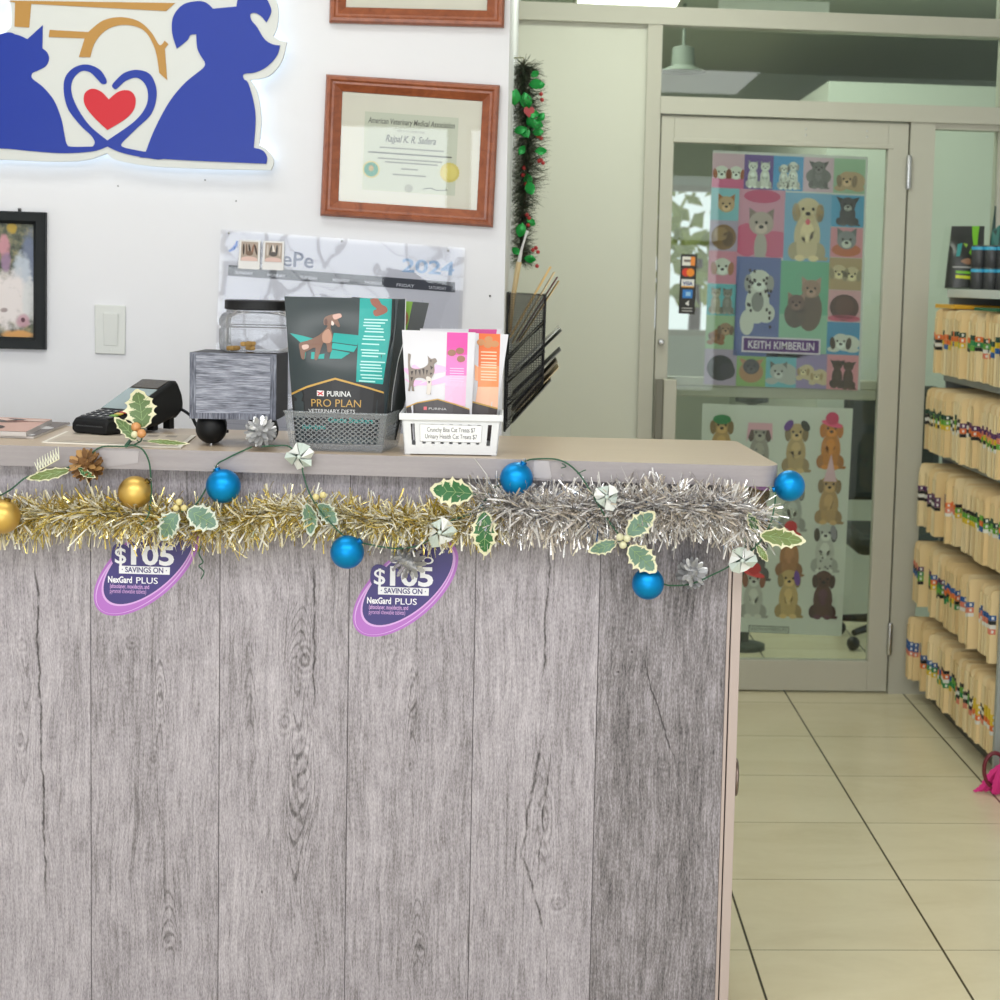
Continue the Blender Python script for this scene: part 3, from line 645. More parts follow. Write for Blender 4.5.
# clear tape patches holding the wire to the worktop edge
tape = mat('clear_tape', (176, 170, 172), .16, 0, .5)
def tape_piece(q, where):
    C = [onC(v, .0012) for v in q]; mb = MB(); mb.hexa([p-ND*.0009 for p in C], C, tape)
    mb.build('tape_piece', label='clear tape strip on the worktop edge '+where, cat='tape', group='tape strips holding the wire')
tape_piece([(98, 450), (139, 451), (138, 463), (106, 467)], 'beside the pine cone')
tape_piece([(534, 460), (549, 461), (552, 479), (533, 478)], 'right of the blue bauble below the white basket')
# ---------------------------------------------------------------- promotional stickers
M_MAG, M_NAVY = mat('magenta_print', (178, 112, 196), .3), mat('navy_print', (66, 58, 122), .3)
M_LILA, M_WHITEP = mat('lilac_print', (214, 170, 226), .3), mat('white_print', (240, 240, 246), .35)
def sticker(dx, dy, label):
    s = thing('promotional_sticker', label, 'sticker', onC((406+dx, 587+dy), PO+.0004), yaw, 'oval savings stickers on the counter front')
    f = lambda px, k: onC((px[0]+dx, px[1]+dy), PO+.0006+.0004*k)
    rot = -.72
    out = ell(405.5, 588, 64.5, 32, rot, 56); mb = MB()
    mb.poly([f(p, 0) for p in out], M_MAG); mb.ring([[f(p, 0) for p in out], [f(p, -1) for p in out]], M_MAG)
    mb.poly([f(p, 1) for p in ell(405, 588.5, 62, 29.5, rot, 56)], M_LILA)
    mb.poly([f(p, 2) for p in ell(404.5, 589.5, 60.5, 28, rot, 56)], M_MAG)
    mb.poly([f(p, 3) for p in ell(407.2, 584, 57, 28, rot, 56)], M_LILA)
    mb.poly([f(p, 4) for p in ell(407.7, 583.5, 55.5, 26.6, rot, 56)], M_NAVY)
    mb.build('oval_print', s)
    mb = MB(); U = UD; V = Vector((0, 0, 1))
    def t(txt, x, y, h, w, m, k=6, **kw):
        o = f((x, y), k); mb.text(txt, o, U, V, m, size=h*3.2/1646*1.39, width=w*3.19/1646*1.003, **kw)
    t('UP TO', 412, 563.5, 7.5, 44, M_WHITEP, bold=.02)
    # dark outline behind the dollar sign where it leaves the oval
    mb.poly([f(p, 5) for p in smooth_outline([(371.5, 569), (377, 564.5), (386, 567), (389, 575), (388.5, 584), (383, 588), (375, 587), (370.5, 581)], 4)], M_NAVY)
    t('$', 379.5, 584.2, 16.5, 11.5, M_WHITEP, 6, bold=.012); t('105', 411.5, 585.5, 19.5, 44, M_WHITEP, 6, bold=.03)
    q = [(378, 586.6), (429, 588.2), (428.6, 595.8), (378, 594.4)]
    mb.poly([f(p, 6) for p in q], M_WHITEP)
    t('· SAVINGS ON ·', 403.3, 593.6, 5.6, 46, M_NAVY, 7, bold=.02)
    t('NexGard', 379, 603.6, 6.6, 24.5, M_WHITEP, 6, bold=.03); t('PLUS', 406, 604.6, 6.6, 22, M_WHITEP, 6, bold=.005)
    t('(afoxolaner, moxidectin, and', 388.5, 609.4, 4.6, 40, M_LILA, 6, bold=.01); t('pyrantel chewable tablets)', 387, 614.3, 4.6, 37, M_LILA, 6)
    mb.build('lettering', s, label='white and navy lettering reading $105 savings')
sticker(0, 0, 'purple oval savings sticker fully visible under the silver pine cone')
sticker(-259, -21, 'purple oval savings sticker half covered by the gold tinsel')
# ================================================================ things on the reception wall
def wp(px, off=0): return onY(px, WY-off)
# ---- lit sign
sg = thing('illuminated_sign', 'backlit white wall sign of a blue cat, a blue dog and a red heart', 'sign', wp((120, 160)))
SF = .036
board = [(-62, 162), (0, 159.5), (50, 161.5), (85, 160), (107, 153, 'c'), (116, 160), (150, 166), (200, 168.5), (271, 170, 'c'), (273.5, 160), (266, 149), (259, 145, 'c'), (261, 118), (257, 92), (250, 80, 'c'), (268, 76), (281, 62), (286.5, 42, 'c'), (280, 40.5), (273, 36, 'c'), (277, 26), (278, 8), (272, -8), (262, -20, 'c'), (250, -60, 'c'), (-62, -60, 'c'), (-62, -6, 'c'), (2, -5), (10, 3), (11.5, 12), (11, 26), (6, 31), (0, 34), (-62, 40, 'c')]
bo = smooth_outline(board, 5)
M_ACR = mat('white_sign_acrylic', (214, 216, 212), .35, 0, .3); M_BLUE = mat('royal_blue_acrylic', (26, 54, 156), .3, 0, .3); M_TANS = mat('tan_acrylic', (184, 138, 70), .4, 0, .3); M_RED = mat('red_acrylic', (204, 38, 50), .35, 0, .3)
MB().poly([wp(p, SF) for p in bo], M_ACR, off=(0, .014, 0)).build('backing_board', sg)
cx_, cy_ = 110, 40
inner = [(p[0]+(cx_-p[0])*.012, p[1]+(cy_-p[1])*.03) for p in bo]
MB().poly([wp(p, SF-.016) for p in inner], mat('cool_led_backlight', (255, 255, 255), .5, emit=(206, 232, 255), estr=1.5), off=(0, .004, 0)).build('led_backlight', sg, label='cool white glowing backlight behind the board')
def letter(pts, m, name, k=0, n=6): return MB().poly([wp(p, SF+.0022+k) for p in smooth_outline(pts, n)], m, off=(0, .0022+k, 0)).build(name, sg)
z1 = lambda x, y: (x*.18, y*.18)              # from the enlarged view of the left half
z2 = lambda x, y: (140+x*.18, y*.18)
def Z(f, L): return [f(*p[:2])+tuple(p[2:]) for p in L]
letter([(-62, 148, 'c'), (0, 148.5), (30, 151), (62, 153.2), (92, 151.5), (107.5, 146.5, 'c')]+Z(z1, [(640, 835), (700, 855), (800, 875), (900, 885), (900, 845, 'c'), (800, 842, 'c'), (700, 822), (672, 806), (690, 780, 'c'), (760, 712), (835, 640), (866, 560), (866, 480), (830, 410), (760, 388), (690, 405), (640, 450), (622, 478), (640, 496), (660, 482), (700, 448), (760, 432), (806, 468), (822, 530), (806, 600), (740, 680), (596, 780, 'c'), (500, 700), (430, 600), (396, 510), (405, 440), (450, 396), (500, 402), (540, 440), (566, 466), (590, 462), (588, 436), (550, 384), (480, 358), (410, 376), (362, 430), (354, 510), (380, 610), (450, 700), (505, 752), (526, 790), (515, 814, 'c'), (400, 815), (370, 800), (357, 745), (340, 660), (300, 560), (240, 485), (178, 435), (178, 405, 'c'), (250, 370), (272, 325), (260, 290), (235, 268, 'c'), (237, 140, 'c'), (152, 217, 'c'), (90, 192), (0, 190)])+[(-62, 60, 'c')], M_BLUE, 'cat_figure')
letter(Z(z1, [(596, 722, 'c'), (520, 650), (470, 580), (470, 520), (510, 493), (560, 508), (604, 552, 'c'), (660, 508), (720, 504), (752, 545), (742, 610), (690, 665)]), M_RED, 'heart')
letter(Z(z2, [(-1, 868, 'c'), (32, 842, 'c'), (80, 720), (160, 570), (250, 460), (350, 378), (360, 345, 'c'), (320, 275), (312, 190, 'c'), (280, 195), (260, 225), (204, 270, 'c'), (178, 180), (185, 90), (240, 25), (320, 6), (370, 16), (405, 48, 'c'), (535, 36, 'c'), (552, -20), (620, -60), (690, -20), (722, 30), (728, 70), (702, 125, 'c'), (672, 90), (640, 72), (614, 78), (618, 110), (650, 150), (690, 215), (735, 245), (778, 252, 'c'), (760, 310), (705, 370), (640, 402), (576, 412), (578, 440), (600, 460), (630, 560), (642, 660), (632, 820, 'c'), (680, 835), (705, 870), (702, 910, 'c'), (300, 893), (-1, 875, 'c')]), M_BLUE, 'dog_figure', .0006)
letter([(5, .5, 'c'), (175, 3, 'c'), (166, 11, 'c'), (31, 3.8, 'c'), (29, 27.5, 'c'), (14.5, 26.5, 'c'), (15, 2.5, 'c')], M_TANS, 'roof_line')
letter(Z(z1, [(270, 205, 'c'), (276, 166, 'c'), (490, 178, 'c'), (570, 115), (670, 95), (770, 118), (840, 180), (885, 250), (915, 226, 'c'), (935, 245, 'c'), (915, 270, 'c'), (928, 445, 'c'), (885, 405, 'c'), (860, 270), (800, 170), (700, 138), (600, 160), (530, 230), (500, 318, 'c'), (438, 316, 'c'), (470, 213, 'c')]), M_TANS, 'arch_line')
# ---- wooden frames
def wood_frame():
    m, nt, b = nmat('reddish_brown_frame_wood', .32, .5, 0, .2); x, y, z = geo_xyz(nt)
    n = noise(nt, x*30, y*30, z*30, 3, .6, 1.2); nt.links.new(ramp(nt, n, [(.25, (122, 62, 36)), (.75, (164, 92, 56))]), b.inputs['Base Color']); return m
M_FW = wood_frame(); M_PAPER = mat('certificate_paper', (226, 226, 210), .6); M_MATB = mat('cream_mat_board', (243, 238, 226), .7)
M_CLEAR = glassy('clear_picture_glass', (250, 252, 250), .015, 1.5, 2.0)
def lerpq(A, B, t): return [a*(1-t)+b*t for a, b in zip(A, B)]
def frame_mesh(o, i, m, depth=.024, prof=((0, .0), (0, .6), (.12, .95), (.3, 1), (.42, .8), (.55, .78), (.85, .45), (1, .3), (1, .1))):
    mb = MB(); O = [wp(p) for p in o]; I = [wp(p) for p in i]
    mb.ring([[v-Vector((0, .001+depth*h, 0)) for v in lerpq(O, I, t)] for t, h in prof], m); return mb
Oq = [(327, 75), (500, 86), (493, 227.5), (321, 215.8)]; Iq = [(342.6, 91.6), (482.6, 101.5), (476.8, 210.4), (338.6, 201)]
fr = thing('framed_certificate', 'tilted reddish wood framed certificate with a gold seal and a green seal', 'picture frame', wp((408, 220)))
frame_mesh(Oq, Iq, M_FW).build('frame', fr)
mb = MB(); C4 = [wp(p, .004) for p in Iq]; mb.hexa([p+Vector((0, .003, 0)) for p in C4], C4, M_MATB); a = Art(mb, *C4)
a.rect(.165, .165, .835, .88, (222, 224, 208), 1)
DK = (92, 92, 84)
a.text('American Veterinary Medical Association', .5, .265, DK, h=.075, w=.62, L=2, shear=.2, bold=.01)
a.text('this is to certify that', .5, .33, (150, 150, 138), h=.035, w=.2, L=2)
a.text('Rajpal K. R. Sadera', .5, .425, DK, h=.09, w=.36, L=2, shear=.35, bold=.015)
for v, x0, x1 in ((.475, .28, .74), (.525, .2, .8), (.575, .27, .73), (.605, .32, .7), (.66, .44, .56), (.715, .38, .62)): a.rect(x0, v, x1, v+.013, (150, 150, 138) if v != .525 else (110, 110, 100), 2)
for cx2, cy2, r, c1, c2 in ((.225, .69, .062, (222, 206, 130), (40, 160, 130)),): a.el(cx2, cy2, r, r*1.28, c1, 3); a.el(cx2, cy2, r*.82, r*1.05, c2, 4); a.el(cx2, cy2-.01, r*.3, r*.45, (200, 170, 80), 5)
a.draw([(.79+.07*(1+.05*(-1)**k)*math.cos(k*pi/20), .67+.09*(1+.05*(-1)**k)*math.sin(k*pi/20)) for k in range(40)], (232, 214, 110), 3); a.el(.79, .67, .052, .067, (240, 224, 124), 4)
a.el(.5, .84, .03, .038, (186, 186, 172), 3); a.draw([(.6, .835), (.66, .82), (.7, .84), (.78, .828), (.78, .834), (.7, .846), (.66, .828), (.6, .841)], DK, 3)
mb.build('certificate', fr)
MB().quad([wp(p, .009) for p in (Iq[3], Iq[2], Iq[1], Iq[0])], M_CLEAR).build('glass', fr)
Oq = [(334, -118), (508, -112), (504, 28.4), (330, 23.5)]; Iq = [(350, -100), (490, -95), (487, 11), (346, 7.6)]
fr = thing('framed_certificate', 'reddish wood framed certificate at the top edge of the photo, above the tilted one', 'picture frame', wp((417, 24)))
frame_mesh(Oq, Iq, M_FW).build('frame', fr)
mb = MB(); C4 = [wp(p, .004) for p in Iq]; mb.hexa([p+Vector((0, .003, 0)) for p in C4], C4, M_MATB); a = Art(mb, *C4); a.rect(.15, .15, .85, .85, (222, 224, 208), 1)
for v in (.3, .4, .5, .6): a.rect(.25, v, .75, v+.015, (150, 150, 138), 2)
mb.build('certificate', fr); MB().quad([wp(p, .009) for p in (Iq[3], Iq[2], Iq[1], Iq[0])], M_CLEAR).build('glass', fr)
# ---- black framed photograph at the left
Oq = [(-75, 208.5), (47.3, 212.6), (47, 349.5), (-76, 346)]; Iq = [(-62, 221), (35, 224.5), (35, 337.5), (-63, 334.5)]
fr = thing('framed_photograph', 'black framed photograph of a fluffy white animal at the left edge', 'picture frame', wp((0, 348)))
bfr = frame_mesh(Oq, Iq, mat('black_frame_lacquer', (26, 30, 32), .5, 0, .25), .02, ((0, 0), (0, .8), (.08, 1), (.75, .95), (1, .6), (1, .1))).build('frame', fr)
mb = MB(); C4 = [wp(p, .004) for p in Iq]; mb.hexa([p+Vector((0, .003, 0)) for p in C4], C4, ink((92, 96, 84))); a = Art(mb, *C4)
C4b = [a.at(0, 0, 1), a.at(1, 0, 1), a.at(1, 1, 1), a.at(0, 1, 1)]
def soft_photo():
    """a soft-focus picture: colour patches blended into one another"""
    m, nt, b = nmat('printed_photograph', .35, .3); x, y, z = geo_xyz(nt)
    PX = lambda px: wp(px, .004)
    wob = noise(nt, x*60, z*60, 0, 3)
    col = ramp(nt, noise(nt, x*45, z*45, 4, 3), [(.3, (52, 58, 50)), (.5, (96, 100, 84)), (.7, (150, 142, 108))])
    for px, rx, rz, c, k in (((30, 262), 9, 32, (112, 122, 146), .9), ((22, 275), 10, 22, (188, 196, 206), .9), ((8, 300), 26, 30, (222, 214, 212), 1), ((4, 246), 6, 12, (196, 140, 150), .9), ((6, 262), 5, 10, (150, 122, 150), .9), ((12, 228), 5, 6, (188, 158, 62), .9), ((30, 300), 8, 22, (206, 208, 208), .8), ((23, 321), 7, 7, (186, 140, 152), .8), ((23, 320), 2.2, 2.4, (92, 56, 70), 1), ((18, 335), 16, 5, (206, 152, 90), 1), ((4, 310), 4, 2.5, (120, 96, 96), .7)):
        o = PX(px); s1 = (PX((px[0]+1, px[1]))-o).length
        g = (((x-o.x)/(rx*s1)).pow(2)+((z-o.z)/(rz*s1)).pow(2)+(wob-.5)*1.6); f = (g*-1).step(-1.5, -.3)*k
        mx = nt.nodes.new('ShaderNodeMix'); mx.data_type = 'RGBA'; nt.links.new(f.k, mx.inputs['Factor']); nt.links.new(col, mx.inputs['A']); mx.inputs['B'].default_value = lin(c); col = mx.outputs['Result']
    nt.links.new(col, b.inputs['Base Color']); return m
mb.quad(list(reversed(C4b)), soft_photo())
mb.build('photograph', fr)
mb = MB().tube([wp((19.5, 211), .004), wp((19.5, 208.5), .006)], .004, mat('nail_steel', (130, 130, 130), .4, 1), 8); mb.build('hanging_nail', bfr)
# ---- light switch
sw = thing('light_switch', 'white rocker light switch on the reception wall', 'light switch', wp((110, 354)))
mb = MB(); q = [(94.6, 304.4), (125.6, 305.8), (125.2, 354.6), (95, 353.4)]
mb.hexa([wp(p) for p in q], [wp(p, .007) for p in q], M_ACR); plate = mb.build('wall_plate', sw, bevel=.002)
q = [(103.4, 313), (118, 313.6), (117.7, 346), (103.6, 345.4)]; mb = MB(); mb.hexa([wp(p, .006) for p in q], [wp(q[0], .012), wp(q[1], .012), wp(q[2], .0085), wp(q[3], .0085)], M_ACR); mb.build('rocker', sw, bevel=.0012)
for px in ((110.6, 308.5), (110.4, 350)): MB().lathe([(.003, 0), (.003, .0008), (0, .001)], wp(px, .007), M_ACR, axis=(0, -1, 0), seg=10).build('screw', plate)
# small marks: nails left in the wall
for px, wh in (((236, 201), 'above the calendar corner'), ((118, 186), 'below the sign'), ((490, 296), 'right of the calendar'), ((205, 180), 'under the blue dog')):
    MB().ball(wp(px, .001), .0028 if px[0] == 490 else .0018, mat('dark_nail', (84, 82, 84), .5), 10, 6).build('wall_nail', label='tiny dark nail in the white wall '+wh, cat='nail')
# ---- calendar in a plastic sleeve
cal = thing('wall_calendar', 'white 2024 wall calendar in a clear plastic sleeve behind the counter things', 'calendar', wp((342, 440)))
C4 = [wp(p, .003) for p in [(226, 231.5), (462, 249.5), (452, 452), (216, 434)]]
mb = MB(); mb.hexa([p+Vector((0, .002, 0)) for p in C4], C4, mat('calendar_page', (226, 227, 233), .5)); a = Art(mb, *C4)
PU = lambda px: ((wp(px, .003)-C4[0]).dot((C4[1]-C4[0]).normalized())/(C4[1]-C4[0]).length, (wp(px, .003)-C4[0]).dot((C4[3]-C4[0]).normalized())/(C4[3]-C4[0]).length)
band = [PU(p) for p in [(228.5, 265), (454.5, 281), (454.5, 291), (228, 275.5)]]
a.draw(band, (74, 78, 88), 1)
for i, t in enumerate(('SUNDAY', 'MONDAY', 'TUESDAY', 'WEDNESDAY', 'THURSDAY', 'FRIDAY', 'SATURDAY')):
    x = 244+i*32.2; u, v = PU((x, 272.6+i*2.3)); a.text(t, u, v+.008, (236, 238, 244), h=.021, w=.075, L=2, bold=.01)
u, v = PU((433, 272)); a.text('2024', PU((427.5, 273))[0], PU((427.5, 272.2))[1], (158, 192, 226), h=.092, w=.222, L=1, bold=.02)
u, v = PU((297.5, 266.5)); a.text('ePe', u, v, (96, 106, 138), h=.105, w=.132, L=1, bold=.012)
sw_ = [PU(p) for p in [(238, 241), (237.5, 246), (234.5, 250), (229, 252), (228.5, 250.5), (232, 248), (235, 244), (236.3, 240.5)]]; a.draw(sw_, (54, 118, 206), 1)
for k in range(1, 7): u = PU((228.5+k*32.3, 290))[0]; a.rect(u-.0012, .26, u+.0012, 1, (200, 202, 212), 1)
for k in range(1, 5): a.rect(.01, .26+k*.17, .99, .263+k*.17, (200, 202, 212), 1)
mb.build('page', cal)
sl = [wp(p, .0075) for p in [(221, 229), (465, 248), (456, 455), (212, 436)]]
mb = MB()
N = 14; gp = lambda i, j: (sl[0]*(1-i/N)+sl[1]*i/N)*(1-j/N)+(sl[3]*(1-i/N)+sl[2]*i/N)*(j/N)+Vector((0, -.002*math.sin(i*1.9+j*.8)-.0022*math.sin(j*1.3-i*.6), 0))
vs_ = [gp(i, j) for j in range(N+1) for i in range(N+1)]
mb.add(vs_, [(j*(N+1)+i, (j+1)*(N+1)+i, (j+1)*(N+1)+i+1, j*(N+1)+i+1) for j in range(N) for i in range(N)], glassy('clear_plastic_sleeve', (248, 248, 250), .05, 1.5, 2.1), True)
slv = mb.build('plastic_sleeve', cal)
for px in ((448, 250.5), (229, 233), (342, 241)): MB().lathe([(.003, 0), (.0025, .002), (0, .003)], wp(px, .0075), M_CHROME, axis=(0, -1, 0), seg=10).build('pin', slv)
rr = random.Random(9)
for (x0, y0), lab, cols in (((239.5, 239.5), 'small instant photo of dark legs pinned to the calendar, the left one', [(70, 56, 50), (120, 96, 80), (60, 50, 46), (150, 110, 90)]), ((263.5, 240.5), 'small instant photo of a pale animal pinned to the calendar, the right one', [(206, 196, 186), (90, 84, 80), (236, 228, 220), (70, 66, 66)])):
    q = [(x0, y0), (x0+21, y0+1), (x0+20, y0+30), (x0-1.5, y0+29)]; C4 = [wp(p, .0125) for p in q]; mb = MB(); mb.hexa([p+Vector((0, .0012, 0)) for p in C4], C4, ink((232, 230, 228))); a = Art(mb, *C4)
    a.rect(.1, .06, .9, .72, (176, 160, 146), 1); a.sub(.1, .06, .9, .72)
    for k in range(5): a.el(.15+.18*k, .4, .06, .3, cols[k % 4], 2, rr.uniform(-.3, .3), 10)
    a.el(.5, .92, .5, .16, (222, 190, 180), 3); a.el(.5, .6, .22, .12, cols[1], 3)
    mb.build('instant_photo', label=lab, cat='photo', group='instant photos on the calendar')
# ================================================================ things standing on the worktop
ZT_ = ZT
def up(p, h): return Vector((p.x, p.y, p.z+h))
# ---- magazines at the left
M_PG = mat('magazine_pages', (206, 200, 196), .6)
def magazine(q, z, h, label, rgb, blobs, seed):
    P = [onZ(p, z) for p in q]; mb = MB(); mb.hexa([p for p in P], [up(p, h) for p in P], M_PG); rr = random.Random(seed)
    C4 = [up(p, h+.0003) for p in P]; a = Art(mb, *C4)
    if a.N.z < 0: a.N = -a.N
    a.draw([(0, 0), (1, 0), (1, 1), (0, 1)], rgb, 1)
    for k in range(8): a.el(rr.uniform(.1, .95), rr.uniform(.05, .95), rr.uniform(.05, .16), rr.uniform(.08, .2), rr.choice(blobs), 2+k % 3, rr.uniform(0, 3), 12)
    return mb.build('magazine', label=label, cat='magazine', group='magazines on the counter')
magazine([(-60, 419), (70, 424.5), (34, 438.6), (-120, 434)], ZT_+.0005, .004, 'silver edged magazine lying under the pink one at the left end of the worktop', (120, 112, 110), [(206, 204, 204), (150, 150, 154)], 2)
magazine([(-60, 419), (52, 423.5), (26, 436.5), (-110, 432)], ZT_+.005, .009, 'pink and black magazine on top at the left end of the worktop', (206, 168, 156), [(66, 54, 54), (222, 196, 186), (168, 120, 112), (90, 84, 84)], 5)
P = [onZ(p, ZT_+.0005) for p in [(66, 432.5), (196, 436.5), (181, 448.6), (42, 443.2)]]
mb = MB(); mb.hexa(P, [up(p, .003) for p in P], mat('folded_paper_edge', (232, 226, 214), .6)); C4 = [up(p, .0034) for p in P]; a = Art(mb, *C4); a.rect(.03, .04, .97, .96, (196, 184, 168), 1); a.rect(.06, .5, .9, .86, (186, 172, 156), 2)
for k in range(6): a.rect(.1+.14*k, .15, .18+.14*k, .3, (150, 140, 128), 2)
mb.build('paper_leaflet', label='cream paper leaflet lying flat under the card terminal', cat='leaflet')
# ---- card terminal
ZL = ZT_+.0042
f0, f1 = onZ((72, 433), ZL), onZ((107, 436), ZL); ux = (f1-f0); wt = ux.length; ux.normalize(); uy = Vector((-ux.y, ux.x, 0))
tm = thing('card_terminal', 'black card payment terminal with keypad and screen on the cream leaflet', 'card terminal', (f0+f1)/2, math.atan2(ux.y, ux.x))
tl = lambda x, y, z: f0+ux*x+uy*y+Vector((0, 0, z))
M_TB = mat('black_terminal_plastic', (20, 21, 23), .42, 0, .25); M_TG = mat('charcoal_terminal_face', (52, 54, 57), .4)
L_ = .225; sec = [(0, .003, .026), (.006, .001, .033), (.07, .001, .045), (.16, .012, .088), (.2, .024, .105), (.212, .024, .105), (L_, .034, .08), (L_+.004, .04, .06)]
mb = MB(); loops = []
for y, z0, z1_ in sec:
    r = .006; loops.append([tl(r, y, z0), tl(wt-r, y, z0), tl(wt, y, z0+r), tl(wt, y, z1_-r), tl(wt-r, y, z1_), tl(r, y, z1_), tl(0, y, z1_-r), tl(0, y, z0+r)])
mb.ring(loops, M_TB); mb.add(loops[0], [tuple(range(8))], M_TB); mb.add(loops[-1], [tuple(reversed(range(8)))], M_TB); mb.build('body', tm, bevel=.002, weld=True)
def onface(x, y, k=0):   # top face of the terminal
    for (ya, _, za), (yb, _, zb) in zip(sec, sec[1:]):
        if ya <= y <= yb: return tl(x, y, za+(zb-za)*(y-ya)/(yb-ya)+.0008+k)
mb = MB(); q = [(.008, .078), (wt-.008, .078), (wt-.008, .157), (.008, .157)]
mb.hexa([onface(*p, -.0004) for p in q], [onface(*p, .0008) for p in q], mat('terminal_screen', (150, 164, 164), .1, 0, .6)); mb.build('screen', tm, label='pale grey glass screen')
mb = MB(); q = [(.012, .162), (wt-.012, .162), (wt-.012, .197), (.012, .197)]; mb.hexa([onface(*p, -.0004) for p in q], [onface(*p, .0008) for p in q], mat('printer_lid', (66, 58, 46), .25)); mb.build('printer_lid', tm)
mkw = mat('keypad_legend', (206, 206, 206), .5)
mb = MB(); q = [(.009, .009), (wt-.007, .009), (wt-.007, .07), (.009, .07)]; mb.hexa([onface(*p, -.0006) for p in q], [onface(*p, .0002) for p in q], M_TG); kpad = mb.build('keypad', tm)
for r_ in range(4):
    for c_ in range(4):
        x = .012+c_*(wt-.024)/3.35; y = .012+r_*.0145; mm = M_TG
        if c_ == 3: mm = mat('red_key', (190, 60, 56), .4) if r_ == 3 else mat('yellow_key', (214, 180, 70), .4) if r_ == 2 else mat('green_key', (110, 160, 60), .4) if r_ == 1 else M_TG
        q = [(x, y), (x+.0165, y), (x+.0165, y+.010), (x, y+.010)]; mb = MB(); mb.hexa([onface(*p, -.0003) for p in q], [onface(*p, .0022) for p in q], mm)
        if c_ < 3:
            q = [(x+.006, y+.003), (x+.0105, y+.003), (x+.0105, y+.0072), (x+.006, y+.0072)]; mb.quad([onface(*p, .0026) for p in q], mkw)
        mb.build('key', kpad)
TM = Matrix.Translation(f0) @ Matrix(((ux.x, uy.x, 0, 0), (ux.y, uy.y, 0, 0), (0, 0, 1, 0), (0, 0, 0, 1)))
MB().box((.012, -.0012, .016), (wt-.012, .002, .0185), M_TG, TM).build('card_slot', tm)
for x in (.012, wt-.03):
    for y in (.15, .2): MB().box((x, y, 0), (x+.018, y+.014, .03), M_TB, TM).build('foot', tm)
MB().tube(catmull([tl(wt-.02, L_, .05), tl(wt+.03, L_-.005, .03), tl(wt+.07, L_-.02, .004), tl(wt+.14, L_-.015, .004)], 8), .0035, M_TB).build('cable', tm)
# ---- wooden box on ball feet
b0, b1 = onZ((190, 445.3), ZT_), onZ((276, 447), ZT_); s_ = 1.0
fx = (b1-b0).normalized(); fx = Vector((fx.x, fx.y-.02, 0)).normalized(); fy = Vector((-fx.y, fx.x, 0))
yb = onZ((208, 446), ZT_).y
bxt = thing('treat_box', 'grey wood grain box on black ball feet holding up the jar', 'box', (b0+b1)/2, math.atan2(fx.y, fx.x))
fc = yb-.012  # front face distance
bl_ = onY((189.4, 418.5), fc); br_ = onY((276, 420), fc); tl_ = onY((190, 352.2), fc)
W = (br_-bl_).length; z0 = bl_.z; Hh = tl_.z-bl_.z; bo_ = Vector((bl_.x, fc, z0))
BM = Matrix.Translation(bo_) @ Matrix(((fx.x, fy.x, 0, 0), (fx.y, fy.y, 0, 0), (0, 0, 1, 0), (0, 0, 0, 1)))
def box_wood(name, ax, dk=0):
    m, nt, b = nmat(name, .5, .3); x, y, z = xyz(nt)
    u, w = (z, x) if ax == 0 else (x, z)
    n = noise(nt, u*420, w*22, 2.0, 3, .65); n2 = noise(nt, u*80, w*9, 5.0, 3); n3 = noise(nt, u*900, w*60, 1., 2)
    v = (n-.5)*1.4+(n2-.5)*.7+(n3-.5)*.4+.5
    nt.links.new(ramp(nt, v, [(.1, (60-dk, 62-dk, 72-dk)), (.45, (122-dk, 125-dk, 138-dk)), (.75, (172-dk, 175-dk, 188-dk))]), b.inputs['Base Color']); bump(nt, b, v, .3, .001); return m
MWX, MWZ, MWP = box_wood('grey_box_wood_across', 0, 26), box_wood('grey_box_wood_upright', 1, 26), box_wood('grey_box_wood_panel', 0, 0); M_BK = mat('matt_black_paint', (17, 18, 20), .45, 0, .25)
Dp = .145; t_ = .0055
mb = MB(); mb.box((0, t_, 0), (W, Dp, Hh), M_BK, BM); mb.build('case', bxt, bevel=.001, label='black sides')
def mitre(p, q, name='front_frame'):
    mb = MB(); mb.hexa([BM @ Vector((x, t_, z)) for x, z in p], [BM @ Vector((x, 0, z)) for x, z in p], q); return mb
e_ = .012
for p, mm in (([(0, 0), (W, 0), (W-e_, e_), (e_, e_)], MWZ), ([(e_, Hh-.004), (W-e_, Hh-.004), (W, Hh), (0, Hh)], MWX), ([(0, 0), (e_, e_), (e_, Hh-.004), (0, Hh)], MWZ), ([(W-e_, e_), (W, 0), (W, Hh), (W-e_, Hh-.004)], MWZ)):
    mitre(p, mm).build('front_rail', bxt)
mb = MB().box((e_, .0015, e_), (W-e_, t_, Hh-.004), MWP, BM); mb.build('front_panel', bxt, label='horizontal wood grain panel')
for x in (.037, W-.03):
    for y in (.03, .098):
        r = (z0-ZT_)/2+.003; c = BM @ Vector((x-(.013 if y > .05 else 0), y, 0)); ftm = MB().ball((c.x, c.y, ZT_+r+.003), r, M_BK, 24, 14); bft = ftm.build('ball_foot', bxt)
        MB().lathe([(.004, 0), (.004, .006)], (c.x, c.y, ZT_), M_CHROME, seg=10).build('foot_pin', bft)
